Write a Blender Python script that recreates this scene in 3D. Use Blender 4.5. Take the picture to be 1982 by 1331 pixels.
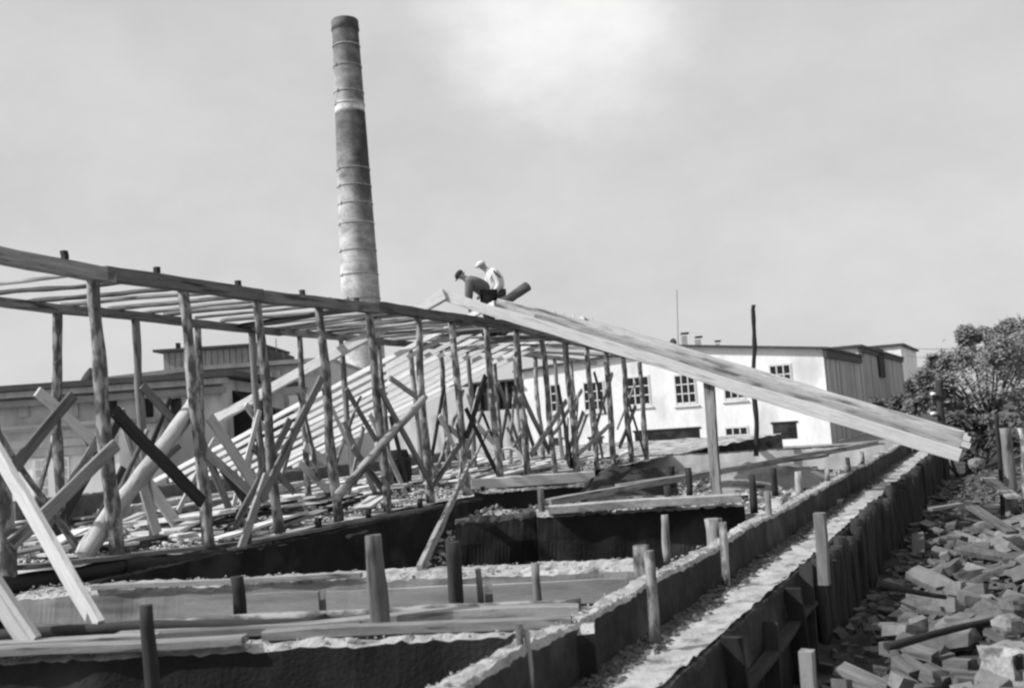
import bpy, bmesh, math, random
from mathutils import Vector, Matrix, noise
R = math.radians
rnd = random.Random(7)
sc = bpy.context.scene
for o in list(bpy.data.objects): bpy.data.objects.remove(o)

# ------------------------------------------------------------------ camera
F = 1900.0; CX, CY = 991.0, 665.5; EYE = 2.5
PITCH = R(4.56); ROLL = R(4.0)
fwd = Vector((0, math.cos(PITCH), math.sin(PITCH)))
r0 = Vector((1, 0, 0)); u0 = Vector((0, -math.sin(PITCH), math.cos(PITCH)))
rt = r0*math.cos(ROLL) - u0*math.sin(ROLL)
up = u0*math.cos(ROLL) + r0*math.sin(ROLL)
cam_d = bpy.data.cameras.new('camera'); cam = bpy.data.objects.new('camera', cam_d)
sc.collection.objects.link(cam); sc.camera = cam
m = Matrix((rt, up, -fwd)).transposed().to_4x4(); m.translation = Vector((0, 0, EYE))
cam.matrix_world = m
cam_d.sensor_width = 36; cam_d.lens = F/1982*36; cam_d.clip_start = .05; cam_d.clip_end = 3000
cam_d.dof.use_dof = True; cam_d.dof.focus_distance = 17; cam_d.dof.aperture_fstop = 2.2
O = Vector((0, 0, EYE))

# ------------------------------------------------------------------ sky, sun, exposure
SUN_EL = R(40); sun_h = Vector((-.97, -.24, 0)).normalized()
to_sun = Vector((sun_h.x*math.cos(SUN_EL), sun_h.y*math.cos(SUN_EL), math.sin(SUN_EL)))
w = bpy.data.worlds.new('World'); sc.world = w; w.use_nodes = True
nt = w.node_tree; nt.nodes.clear()
def N(t, **k):
    n = nt.nodes.new(t)
    for a, b in k.items(): setattr(n, a, b)
    return n
L = lambda a, b: nt.links.new(a, b)
sky = N('ShaderNodeTexSky'); sky.sky_type = 'NISHITA'; sky.sun_disc = False
sky.sun_elevation = SUN_EL; sky.sun_rotation = math.atan2(to_sun.x, to_sun.y)
sky.air_density = 1.0; sky.dust_density = 3.0; sky.altitude = 100
bw = N('ShaderNodeRGBToBW'); L(sky.outputs[0], bw.inputs[0])
tc = N('ShaderNodeTexCoord')
mp = N('ShaderNodeMapping'); mp.inputs['Scale'].default_value = (1, 1, 1.6); L(tc.outputs['Generated'], mp.inputs[0])
n1 = N('ShaderNodeTexNoise'); n1.inputs['Scale'].default_value = 4.2; n1.inputs['Detail'].default_value = 9; n1.inputs['Roughness'].default_value = .62
L(mp.outputs[0], n1.inputs[0])
mr = N('ShaderNodeMapRange'); mr.inputs[1].default_value = .3; mr.inputs[2].default_value = .75; mr.inputs[3].default_value = -.075; mr.inputs[4].default_value = .12
L(n1.outputs[0], mr.inputs[0])
# thin bright cloud high in front of the camera
bd = (fwd*F + rt*(1085-CX) + up*(CY+20)).normalized()
dp = N('ShaderNodeVectorMath', operation='DOT_PRODUCT'); L(tc.outputs['Generated'], dp.inputs[0]); dp.inputs[1].default_value = bd
nn = N('ShaderNodeMath', operation='MULTIPLY_ADD'); L(n1.outputs[0], nn.inputs[0]); nn.inputs[1].default_value = .014; L(dp.outputs['Value'], nn.inputs[2])
mb = N('ShaderNodeMapRange', interpolation_type='SMOOTHSTEP'); mb.inputs[1].default_value = .994; mb.inputs[2].default_value = 1.012; mb.inputs[3].default_value = 0; mb.inputs[4].default_value = .6
L(nn.outputs[0], mb.inputs[0])
# overcast veil: pull the clear sky's gradient towards an even haze
SKYV = 8.8
mix = N('ShaderNodeMix'); mix.data_type = 'FLOAT'; mix.inputs[0].default_value = .62
L(bw.outputs[0], mix.inputs[2]); mix.inputs[3].default_value = SKYV
a1 = N('ShaderNodeMath', operation='ADD'); L(mr.outputs[0], a1.inputs[0]); L(mb.outputs[0], a1.inputs[1])
a2 = N('ShaderNodeMath', operation='ADD'); L(a1.outputs[0], a2.inputs[0]); a2.inputs[1].default_value = 1
ml = N('ShaderNodeMath', operation='MULTIPLY'); L(mix.outputs[0], ml.inputs[0]); L(a2.outputs[0], ml.inputs[1])
bg = N('ShaderNodeBackground'); bg.inputs[1].default_value = .1
L(ml.outputs[0], bg.inputs[0])
wo = N('ShaderNodeOutputWorld'); L(bg.outputs[0], wo.inputs[0])
sl = bpy.data.lights.new('sun', 'SUN'); sl.energy = 4.8; sl.angle = R(.6); sl.color = (1, 1, 1)
so = bpy.data.objects.new('sun', sl); sc.collection.objects.link(so)
so.rotation_euler = (-to_sun).to_track_quat('-Z', 'Y').to_euler(); so.location = (0, 0, 40)
sc.view_settings.view_transform = 'Standard'; sc.view_settings.look = 'None'
sc.view_settings.exposure = 0.0; sc.view_settings.gamma = 1; sc.view_settings.use_curve_mapping = False
sc.cycles.filter_width = 2.4
sc.cycles.max_bounces = 5

# ------------------------------------------------------------------ geometry of the place
def ray(px, py): return fwd*F + rt*(px-CX) + up*(CY-py)
def at_z(px, py, z):
    d = ray(px, py); return O + d*((z-EYE)/d.z)
def at_Y(px, py, Y):
    d = ray(px, py); return O + d*(Y/d.y)
def in_plane(px, py, p, direction):
    n = Vector((direction.y, -direction.x, 0)); d = ray(px, py)
    return O + d*((p-O).dot(n)/d.dot(n))
_v = ray(1945, 750); D = Vector((_v.x, _v.y, 0)).normalized()       # long direction of the site
C = Vector((D.y, -D.x, 0))                                          # across it, to the right
def W(u, s, z): return Vector((C.x*u + D.x*s, C.y*u + D.y*s, z))
def us(p): return p.dot(C), p.dot(D)
FR = at_z(226, 1085, 1.25)                                          # foot of the first front post
UF = us(FR)[0]; UB = UF - 3.1
BK = W(UB, 0, 0)
U1 = -2.51; U2 = -1.95                                              # low inner wall, outer wall face

# ------------------------------------------------------------------ materials
def mat(name, c, var=.35, scale=6, stretch=(1, 1, 1), rough=.85, bump=.3, spots=None, fine=40, island=.0):
    m = bpy.data.materials.new(name); m.use_nodes = True
    t = m.node_tree; b = t.nodes['Principled BSDF']
    b.inputs['Roughness'].default_value = rough; b.inputs['Specular IOR Level'].default_value = .25
    def n(k, **kw):
        x = t.nodes.new(k)
        for a, v in kw.items(): setattr(x, a, v)
        return x
    lk = t.links.new
    co = n('ShaderNodeTexCoord'); mp = n('ShaderNodeMapping'); mp.inputs['Scale'].default_value = stretch
    oi = n('ShaderNodeObjectInfo'); ad = n('ShaderNodeVectorMath', operation='ADD')
    sc_ = n('ShaderNodeMath', operation='MULTIPLY'); sc_.inputs[1].default_value = 37; lk(oi.outputs['Random'], sc_.inputs[0])
    lk(co.outputs['Object'], ad.inputs[0]); lk(sc_.outputs[0], ad.inputs[1]); lk(ad.outputs[0], mp.inputs[0])
    a = n('ShaderNodeTexNoise'); a.inputs['Scale'].default_value = scale; a.inputs['Detail'].default_value = 6; a.inputs['Roughness'].default_value = .65
    f = n('ShaderNodeTexNoise'); f.inputs['Scale'].default_value = fine; f.inputs['Detail'].default_value = 4
    lk(mp.outputs[0], a.inputs[0]); lk(mp.outputs[0], f.inputs[0])
    mx = n('ShaderNodeMath', operation='MULTIPLY_ADD'); lk(f.outputs[0], mx.inputs[0]); mx.inputs[1].default_value = .45
    lk(a.outputs[0], mx.inputs[2])
    mr = n('ShaderNodeMapRange'); mr.inputs[1].default_value = .45; mr.inputs[2].default_value = 1.0
    mr.inputs[3].default_value = c*(1-var); mr.inputs[4].default_value = c*(1+var); lk(mx.outputs[0], mr.inputs[0])
    out = mr.outputs[0]
    if spots:
        lo, hi, sv, ss = spots
        s = n('ShaderNodeTexNoise'); s.inputs['Scale'].default_value = ss; s.inputs['Detail'].default_value = 3; lk(mp.outputs[0], s.inputs[0])
        r = n('ShaderNodeMapRange'); r.inputs[1].default_value = lo; r.inputs[2].default_value = hi; lk(s.outputs[0], r.inputs[0])
        k = n('ShaderNodeMix'); k.data_type = 'FLOAT'; lk(r.outputs[0], k.inputs[0]); lk(out, k.inputs[2]); k.inputs[3].default_value = sv
        out = k.outputs[0]
    v = n('ShaderNodeMapRange'); v.inputs[3].default_value = 1-island; v.inputs[4].default_value = 1+island*.6; lk(oi.outputs['Random'], v.inputs[0])
    q = n('ShaderNodeMath', operation='MULTIPLY'); lk(out, q.inputs[0]); lk(v.outputs[0], q.inputs[1])
    lk(q.outputs[0], b.inputs['Base Color'])
    bp = n('ShaderNodeBump'); bp.inputs['Strength'].default_value = bump; bp.inputs['Distance'].default_value = .02
    lk(mx.outputs[0], bp.inputs['Height']); lk(bp.outputs[0], b.inputs['Normal'])
    return m
GR = (1, 9, 9)
M = dict(
 fresh=mat('fresh_sawn_wood', .50, .3, 2.2, (.7, 9, 9), spots=(.56, .72, .22, 2.2), island=.22),
 bright=mat('new_sawn_wood', .66, .22, 2.2, (.7, 9, 9), spots=(.6, .75, .35, 2.2), island=.18),
 litter_shade=mat('dark_litter_shade', .10, .5, 5, bump=.8),
 wood=mat('weathered_wood', .25, .5, 2, GR, spots=(.54, .66, .08, 1.8), island=.35),
 grey=mat('grey_wood', .15, .5, 2, GR, spots=(.54, .68, .04, 1.8), island=.35),
 dark=mat('dark_wood', .035, .5, 2, GR, island=.35),
 bark=mat('half_peeled_log', .12, .6, 4, (2.2, 5, 5), spots=(.46, .60, .38, 2.2), bump=1.0, island=.3),
 barkl=mat('peeled_log', .40, .35, 3, (1, 6, 6), spots=(.50, .66, .10, 1.5), bump=.6, island=.2),
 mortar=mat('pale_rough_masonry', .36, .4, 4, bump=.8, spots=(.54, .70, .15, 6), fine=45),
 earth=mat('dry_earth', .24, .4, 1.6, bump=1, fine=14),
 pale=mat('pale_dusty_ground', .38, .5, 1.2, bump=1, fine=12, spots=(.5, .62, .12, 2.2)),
 black=mat('black_masonry', .014, .6, 2, bump=.8, spots=(.52, .7, .05, 1.2)),  # near-black all over with slightly paler blotches
 darkearth=mat('damp_dark_earth', .033, .6, 2.5, bump=1, fine=15, spots=(.52, .7, .09, 1.6)),  # very dark base with paler blotches
 form=mat('cement_stained_boards', .30, .3, 1.6, (.6, 4, 4), spots=(.52, .66, .17, 1.3), island=.2),
 plaster=mat('white_limewash', .74, .16, .5, (1, 1, .5), bump=.2, fine=7, spots=(.56, .75, .52, .6)),
 grime=mat('grey_plaster', .45, .25, 1.0, (1, 1, .4), bump=.3, spots=(.5, .7, .28, 1.2)),
 brick=mat('pale_brick', .46, .2, 1.2, (1, 1, 4), bump=.4, fine=25),
 roof=mat('dark_roofing', .06, .3, 2, bump=.3),
 roofg=mat('grey_roofing', .24, .3, 2, bump=.3),
 boards=mat('grey_cladding', .34, .35, 1.2, (4, 4, .6), island=.3),
 glass=mat('dark_pane', .018, .3, 2, rough=.25, bump=0),
 frame=mat('painted_window_frame', .62, .1, 3, bump=.05),
 rubble=mat('broken_masonry', .17, .45, 5, bump=.8, spots=(.6, .7, .1, 4), fine=18, island=.45),
 rubl=mat('pale_stone', .34, .5, 6, bump=1, spots=(.5, .62, .12, 7), fine=30, island=.15),
 bark2=mat('branch_bark', .07, .4, 6), leaf=mat('dusty_leaf', .18, .4, .9, bump=0, island=0),
 leafd=mat('dark_leaf', .09, .4, .9, bump=0),
 iron=mat('dark_iron', .05, .3, 8), cloth=mat('dark_jacket', .13, .3, 6), white=mat('light_shirt', .6, .12, 6),
 trous=mat('dark_trousers', .035, .3, 6), skin=mat('skin', .3, .1, 6), china=mat('white_porcelain', .8, .05, 5, rough=.3),
)
# chimney: old lime coat, soot below the white band, right-side shade painted in
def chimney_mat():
    m = mat('chimney_brick_soot_shade', .36, .55, .5, (.7, .7, 1.25), bump=.6, fine=5, spots=(.52, .70, .2, .9))
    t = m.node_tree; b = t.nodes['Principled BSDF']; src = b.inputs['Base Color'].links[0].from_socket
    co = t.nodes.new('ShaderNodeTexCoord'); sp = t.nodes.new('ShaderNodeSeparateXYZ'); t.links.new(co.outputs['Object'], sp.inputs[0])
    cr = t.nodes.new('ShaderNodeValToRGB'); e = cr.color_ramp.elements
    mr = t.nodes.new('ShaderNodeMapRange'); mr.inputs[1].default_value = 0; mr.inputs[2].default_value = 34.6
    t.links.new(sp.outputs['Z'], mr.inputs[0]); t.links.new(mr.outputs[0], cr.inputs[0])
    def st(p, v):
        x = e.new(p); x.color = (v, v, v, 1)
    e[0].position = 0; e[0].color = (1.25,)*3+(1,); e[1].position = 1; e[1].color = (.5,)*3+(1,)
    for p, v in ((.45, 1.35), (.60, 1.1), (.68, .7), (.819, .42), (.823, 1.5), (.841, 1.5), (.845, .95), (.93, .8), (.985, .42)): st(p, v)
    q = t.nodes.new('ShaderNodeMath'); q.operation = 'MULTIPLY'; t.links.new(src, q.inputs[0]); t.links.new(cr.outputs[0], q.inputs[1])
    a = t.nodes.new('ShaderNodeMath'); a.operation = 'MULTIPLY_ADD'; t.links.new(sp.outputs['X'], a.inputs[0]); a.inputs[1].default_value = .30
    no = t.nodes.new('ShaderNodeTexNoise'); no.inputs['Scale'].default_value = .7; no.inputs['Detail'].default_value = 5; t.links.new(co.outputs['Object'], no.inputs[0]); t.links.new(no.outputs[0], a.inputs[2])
    shade_ = t.nodes.new('ShaderNodeMapRange'); shade_.inputs[1].default_value = .45; shade_.inputs[2].default_value = .85; t.links.new(a.outputs[0], shade_.inputs[0])  # mask of the shade painted on the shaft's right side
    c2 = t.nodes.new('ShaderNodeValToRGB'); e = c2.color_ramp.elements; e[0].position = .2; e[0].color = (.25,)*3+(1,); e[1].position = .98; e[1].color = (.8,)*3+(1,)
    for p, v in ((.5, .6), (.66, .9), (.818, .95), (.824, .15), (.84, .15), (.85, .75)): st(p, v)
    mm = t.nodes.new('ShaderNodeMath'); mm.operation = 'MULTIPLY'; t.links.new(mr.outputs[0], c2.inputs[0]); t.links.new(shade_.outputs[0], mm.inputs[0]); t.links.new(c2.outputs[0], mm.inputs[1])
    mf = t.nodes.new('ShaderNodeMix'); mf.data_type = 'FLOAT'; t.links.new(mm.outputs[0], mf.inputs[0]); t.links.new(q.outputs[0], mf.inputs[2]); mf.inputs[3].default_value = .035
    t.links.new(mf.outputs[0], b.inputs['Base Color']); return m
M['chim'] = chimney_mat()

# ------------------------------------------------------------------ builders
COL = sc.collection
WORLD = {}
def link(o, parent, loc):
    COL.objects.link(o); WORLD[o.name] = Vector(loc)
    if parent is not None:
        o.parent = parent; o.location = Vector(loc) - WORLD[parent.name]
    else: o.location = loc
def tag(o, label=None, cat=None, group=None, kind=None):
    if label: o['label'] = label
    if cat: o['category'] = cat
    if group: o['group'] = group
    if kind: o['kind'] = kind
    return o
def thing(name, loc, label, cat, group=None):
    o = bpy.data.objects.new(name, None); o.empty_display_size = .3; link(o, None, loc)
    return tag(o, label, cat, group)
def mesh(name, vs, fs, m, parent=None, smooth=False, origin=None):
    vs = [Vector(v) for v in vs]
    if origin is None:
        c = sum(vs, Vector())/len(vs); origin = Vector((c.x, c.y, min(v.z for v in vs)))
    me = bpy.data.meshes.new(name); me.from_pydata([v-origin for v in vs], [], fs)
    bm = bmesh.new(); bm.from_mesh(me); bmesh.ops.recalc_face_normals(bm, faces=bm.faces); bm.to_mesh(me); bm.free()
    me.materials.append(m)
    if smooth:
        for p in me.polygons: p.use_smooth = True
    o = bpy.data.objects.new(name, me); link(o, parent, origin); return o
def orient(p0, p1, upv=Vector((0, 0, 1))):
    x = (p1-p0).normalized(); y = upv.cross(x)
    if y.length < 1e-3: y = Vector((0, 1, 0)).cross(x)
    y.normalize(); z = x.cross(y)
    return Matrix((x, y, z)).transposed()
def stick(name, p0, p1, prof, m, parent=None, wob=.006, twist=0, smooth=False, upv=Vector((0, 0, 1)), ends=(1, 1), step=.35, taper=1.0, knots=0):
    """one timber from p0 to p1: prof = cross-section points (y,z); slightly uneven along its length"""
    Ln = (p1-p0).length; n = max(2, int(Ln/step)); k = len(prof); vs = []; fs = []
    sd = rnd.random()*100
    for i in range(n+1):
        t = i/n; x = t*Ln; sc_ = ends[0]*(1-t)+ends[1]*t
        oy = noise.noise(Vector((x*.6+sd, 0, 0)))*wob*4 if 0 < i < n else 0
        oz = noise.noise(Vector((x*.6+sd, 9, 0)))*wob*4 if 0 < i < n else 0
        for j, (y, z) in enumerate(prof):
            q = 1 + noise.noise(Vector((x*2.2+sd, y*14, z*14)))*(knots or .05)
            vs.append((x, y*sc_*q+oy, z*sc_*q+oz))
    for i in range(n):
        for j in range(k):
            a = i*k+j; b = i*k+(j+1) % k; fs.append((a, b, b+k, a+k))
    fs.append(tuple(range(k-1, -1, -1))); fs.append(tuple(n*k+j for j in range(k)))
    me = bpy.data.meshes.new(name); me.from_pydata(vs, [], fs); me.materials.append(m)
    bm = bmesh.new(); bm.from_mesh(me); bmesh.ops.recalc_face_normals(bm, faces=bm.faces); bm.to_mesh(me); bm.free()
    if smooth:
        for p in me.polygons: p.use_smooth = len(p.vertices) == 4
    o = bpy.data.objects.new(name, me); link(o, parent, p0)
    o.rotation_euler = orient(p0, p1, upv).to_euler(); return o
def rect(wd, th, c=.12):
    a, b = wd/2, th/2; e = min(a, b)*c
    return [(-a+e, -b), (a-e, -b), (a, -b+e), (a, b-e), (a-e, b), (-a+e, b), (-a, b-e), (-a, -b+e)]
def circ(r, n=10): return [(r*math.cos(2*PI*i/n), r*math.sin(2*PI*i/n)) for i in range(n)]
PI = math.pi
def plank(name, p0, p1, wd, th, m, parent=None, upv=None, **k):
    if upv is None: upv = Vector((0, 0, 1))
    return stick(name, p0, p1, rect(wd, th), m, parent, wob=k.pop('wob', .006), upv=upv, knots=k.pop('knots', .12), step=k.pop('step', .2), **k)
def pole(name, p0, p1, r0_, r1_, m, parent=None, **k):
    return stick(name, p0, p1, circ(1, k.pop('sides', 10)), m, parent, ends=(r0_, r1_), smooth=True, wob=k.pop('wob', .014), knots=.34, step=k.pop('step', .11), **k)
def box(name, p0, ax, ay, az, m, parent=None):
    vs = [p0 + ax*i + ay*j + az*k for i in (0, 1) for j in (0, 1) for k in (0, 1)]
    return mesh(name, vs, [(0, 1, 3, 2), (4, 6, 7, 5), (0, 4, 5, 1), (2, 3, 7, 6), (0, 2, 6, 4), (1, 5, 7, 3)], m, parent)
Z = Vector((0, 0, 1))
def rough_wall(name, a, b, th, z0, z1, m, parent=None, amp=.03, sag=.03, step=.05, side=1, mtop=None):
    """rubble wall from a to b (plan points on its face), th thick towards side, uneven crumbled top; mtop = the pale capping on it"""
    a = Vector((a.x, a.y, 0)); b = Vector((b.x, b.y, 0)); Ln = (b-a).length; x = (b-a)/Ln; y = Vector((-x.y, x.x, 0))*side
    n = max(3, int(Ln/step)); sd = rnd.random()*50
    prof = [(0, 0), (0, .25), (0, .5), (0, .75), (0, .975), (.12, 1), (.4, 1.0), (.7, 1.0), (.9, 1), (1, .975), (1, .75), (1, .5), (1, .25), (1, 0)]
    k = len(prof); vs = []; fs = []; mi = []
    for i in range(n+1):
        p = a + x*(Ln*i/n); s = noise.noise(Vector((i*step*.5+sd, 0, 3)))*sag
        for j, (v, h) in enumerate(prof):
            nz = (noise.noise(Vector((i*step*3+sd, v*3, h*5)))+.12*noise.noise(Vector((i*step*13+sd, v*9, h*15))))*amp
            q = p + y*(v*th + (nz if v in (0, 1) else 0)) + Z*(z0+(z1-z0)*h + (s + (noise.noise(Vector((i*step*3+sd, v*6, 7)))*.6+noise.noise(Vector((i*step*14+sd, v*11, 7)))*.9)*amp if h > .9 else 0))
            vs.append(q)
    for i in range(n):
        for j in range(k-1):
            fs.append((i*k+j, i*k+j+1, (i+1)*k+j+1, (i+1)*k+j)); mi.append(1 if 4 <= j <= 8 else 0)
    fs.append(tuple(range(k))); fs.append(tuple(n*k+j for j in range(k-1, -1, -1))); mi += [0, 0]
    o = mesh(name, vs, fs, m, parent)
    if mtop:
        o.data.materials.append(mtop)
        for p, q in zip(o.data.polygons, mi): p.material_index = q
    return o

# ------------------------------------------------------------------ ground
def sheet(name, x0, x1, y0, y1, nx, ny, hf, m, uv=True):
    vs = []; fs = []
    for j in range(ny+1):
        for i in range(nx+1):
            a = x0+(x1-x0)*i/nx; b = y0+(y1-y0)*j/ny
            vs.append(W(a, b, hf(a, b)) if uv else Vector((a, b, hf(a, b))))
    for j in range(ny):
        for i in range(nx): q = j*(nx+1)+i; fs.append((q, q+1, q+nx+2, q+nx+1))
    return mesh(name, vs, fs, m, smooth=True, origin=Vector((0, 0, 0)))
def fb(x, y, s, o=4): return noise.fractal(Vector((x*s, y*s, 0)), 1, 2, o)
g = sheet('ground', -1500, 1500, -200, 1500, 60, 60, lambda a, b: -.06, M['earth'], False); tag(g, kind='structure')
# raised fill the roof frame stands on, and the yard behind it
g = sheet('earth_fill', -34, UF-.12, 1.5, 46, 150, 190, lambda a, b: 1.16+.05*fb(a, b, 1.1) if b < 45.8 else -.3, M['pale']); tag(g, kind='structure')
# trench floor between the long sill wall and the low inner wall; rises to the back
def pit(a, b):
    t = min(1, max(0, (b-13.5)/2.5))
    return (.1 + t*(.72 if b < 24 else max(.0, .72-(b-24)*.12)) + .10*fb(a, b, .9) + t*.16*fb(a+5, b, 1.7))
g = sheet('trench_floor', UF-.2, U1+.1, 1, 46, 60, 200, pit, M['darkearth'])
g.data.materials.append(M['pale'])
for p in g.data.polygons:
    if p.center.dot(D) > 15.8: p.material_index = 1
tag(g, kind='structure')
def heap(a, b):
    base = .1 + .20*max(0, a+1.4)
    return min(base, .7) + .16*fb(a, b, .8)
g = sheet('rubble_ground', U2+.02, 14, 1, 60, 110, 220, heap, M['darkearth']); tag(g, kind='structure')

# ------------------------------------------------------------------ foundation walls
def lab(o, l, c, g=None): return tag(o, l, c, g)
a, b = W(UF-.14, 1.0, 0), W(UF-.14, 19.2, 0)
wl = thing('sill_wall', (a+b)/2, 'long dark footing wall carrying the foot of the roof frame', 'wall')
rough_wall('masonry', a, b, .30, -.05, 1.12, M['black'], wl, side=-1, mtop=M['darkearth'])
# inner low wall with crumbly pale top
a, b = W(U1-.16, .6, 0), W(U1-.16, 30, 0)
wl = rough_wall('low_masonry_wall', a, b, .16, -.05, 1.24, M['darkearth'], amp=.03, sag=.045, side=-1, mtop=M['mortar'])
lab(wl, 'long low wall with crumbled pale top running beside the outer wall to the rafter ends', 'wall')
# pale fill between the two walls, low wall's shadow painted as a dark strip
def chan(a_, b_): return .94 + .02*fb(a_, b_, 1.5) + .02*fb(a_, b_, 7) - .05*max(0, (U1+.3-a_)/.3)
g = sheet('wall_fill', U1-.02, U2+.02, .8, 31, 24, 400, chan, M['mortar']); g.data.materials.append(M['litter_shade'])
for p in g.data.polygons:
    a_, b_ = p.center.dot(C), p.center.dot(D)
    if a_ < U1+.20+.08*fb(a_, b_, 1.3): p.material_index = 1  # darker faces stand in for the low wall's cast shadow
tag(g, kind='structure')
a, b = W(U2-.03, .8, 0), W(U2-.03, 31, 0)
ow = thing('outer_foundation_wall', a, 'dark outer foundation wall faced with upright logs along the rubble', 'wall')
rough_wall('masonry', a, b, .09, -.1, .92, M['darkearth'], ow, amp=.035, side=-1)
# upright logs facing the outer wall, from the tall pale stake onwards
s = 10.2; k = 0
while s < 30:
    r = rnd.uniform(.055, .085); h = rnd.uniform(.8, 1.05)
    p = W(U2+.12+rnd.uniform(-.015, .03), s, -.1); q = p + Z*(h+.1) + Vector((rnd.uniform(-.03, .03), rnd.uniform(-.03, .03), 0))
    pole('palisade_log', p, q, r, r*.95, M['dark'], ow, sides=8); s += r*2.1; k += 1
# short boards and struts holding the near earth face
for i, (s0, h0, s1, h1, wd) in enumerate(((6.9, .05, 6.7, .95, .14), (7.7, .0, 7.9, .8, .12), (8.9, 0, 8.8, .9, .15), (6.2, .55, 9.6, .62, .12), (9.4, 0, 9.5, 1.0, .12))):
    plank('shoring_board', W(U2+.13, s0, h0), W(U2+.13, s1, h1), .035, wd, M['dark'], ow, upv=C)

# cross walls between the sill wall and the low wall
def cross(px0, py0, px1, py1, z, th, m, label, name='cross_wall', zb=-.05, mtop='mortar', amp=.03):
    a = at_z(px0, py0, z); b = at_z(px1, py1, z)
    o = rough_wall(name, a, b, th, zb, z, m, side=1, amp=amp, mtop=M[mtop]); return lab(o, label, 'wall'), a, b
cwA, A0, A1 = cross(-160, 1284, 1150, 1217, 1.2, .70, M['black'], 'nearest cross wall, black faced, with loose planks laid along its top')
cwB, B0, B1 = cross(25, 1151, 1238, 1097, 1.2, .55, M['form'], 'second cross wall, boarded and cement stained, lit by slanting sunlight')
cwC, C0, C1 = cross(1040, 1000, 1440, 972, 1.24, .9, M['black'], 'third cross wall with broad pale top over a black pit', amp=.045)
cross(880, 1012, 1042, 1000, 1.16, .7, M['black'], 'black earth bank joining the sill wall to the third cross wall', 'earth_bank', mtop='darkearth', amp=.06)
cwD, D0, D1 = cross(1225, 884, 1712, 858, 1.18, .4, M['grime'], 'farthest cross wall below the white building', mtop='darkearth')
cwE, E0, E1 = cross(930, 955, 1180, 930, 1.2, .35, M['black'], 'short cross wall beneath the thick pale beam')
# form boards nailed to the second wall
nB = Vector((B1.y-B0.y, -(B1.x-B0.x), 0)).normalized()
tB = (B1-B0).normalized()
fw = thing('formwork', B0.lerp(B1, .75), 'cement stained form boards fixed to the second cross wall right of the tall stake', 'formwork')
for (t0, t1) in ((.30, .52), (.53, .78), (.785, .985)):
    for zz, hh in ((1.02, .2), (.80, .21), (.57, .21)):
        p = B0.lerp(B1, t0); q = B0.lerp(B1, t1-rnd.uniform(0, .01)); off = nB*(.045+rnd.uniform(0, .015))
        p = p+off; q = q+off; p.z = q.z = zz
        plank('form_board', p, q, .03, hh, M['form'], fw, upv=Z)

# planks and poles lying on the nearest wall
def on_line(a, b, t, dz=0, dy=0):
    p = a.lerp(b, t); return Vector((p.x, p.y+dy, p.z+dz))
pl = [(-.02, .50, .04, .0, .13, .05, 'wood', 'broad pale plank lying nearest the edge of the first cross wall', 0),
      (.0, .36, .06, .10, .11, .05, 'wood', 'short weathered plank on the left end of the first cross wall', 0),
      (.10, .99, .08, .50, .07, .07, 'bark', 'long thin peeled pole topmost along the first cross wall', 1),
      (.28, .985, .045, .34, .13, .06, 'wood', 'long pale plank on the middle of the first cross wall', 0),
      (.52, .97, .04, .14, .10, .06, 'wood', 'grey batten lying at the right half of the first cross wall', 0),
      (.16, .66, .04, .24, .09, .05, 'grey', 'dark stained board under the peeled pole on the first cross wall', 0),
      (-.02, .60, .08, .40, .07, .09, 'dark', 'dark pole lying among the planks on the first cross wall', 1),
      (.50, .99, .04, .56, .11, .05, 'wood', 'plank lying farthest back on the right half of the first cross wall', 0),
      (.12, .55, .05, .60, .08, .05, 'grey', 'grey plank lying farthest back on the left half of the first cross wall', 0)]
for t0, t1, dz, dy, wd, th, mm, lb, kind in pl:
    p, q = on_line(A0, A1, t0, dz, dy+.0), on_line(A0, A1, t1, dz+rnd.uniform(-.01, .01), dy+rnd.uniform(-.05, .05))
    o = pole('loose_pole', p, q, .045, .03, M[mm]) if kind else plank('loose_plank', p, q, wd, th, M[mm], wob=.01)
    lab(o, lb, 'pole' if kind else 'plank')
for px0, px1, py0, py1, z, w_, mm, lb in (
  (180, 700, 1136, 1112, 1.24, .07, 'wood', 'thin board on the left half of the second cross wall'),):
    lab(plank('loose_plank', at_z(px0, py0, z), at_z(px1, py1, z), w_, .045, M[mm]), lb, 'plank')
# near tilted board in the pit at the bottom

# ------------------------------------------------------------------ the roof frame
fr = thing('roof_frame', W(UF, 12, 1.2), 'long open timber roof frame of posts, plates, ties, braces and rafters', 'roof frame')
front = [(-42, 470, 12, 1120), (178, 538, 228, 1088), (355, 566, 407, 1082), (497, 580, 542, 1048), (618, 590, 656, 1022), (714, 603, 750, 997), (806, 617, 834, 985),
         (874, 628, 906, 968), (940, 638, 970, 952), (999, 645, 1022, 938), (1050, 655, 1073, 925), (1095, 664, 1117, 917), (1135, 673, 1157, 912), (1173, 682, 1190, 906),
         (1206, 692, 1223, 896), (1238, 704, 1251, 888)]
FP = []
for i, (x0, y0, x1, y1) in enumerate(front):
    tp = in_plane(x0, y0, FR, D); bs = in_plane(x1, y1, FR, D); bs.z = 1.2; FP.append((tp, bs))
    r = rnd.uniform(.085, .1) if i < 2 else rnd.uniform(.07, .085)
    pole('post', bs, tp+Z*.04, r, r*.82, M['bark'], fr)
backx = [(-60, 590), (110, 606), (262, 618), (383, 628), (487, 640), (580, 650), (660, 658), (732, 664), (794, 668), (853, 672), (906, 677), (953, 681), (995, 684), (1036, 690), (1072, 695), (1106, 700), (1138, 706)]
BP = []
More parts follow.
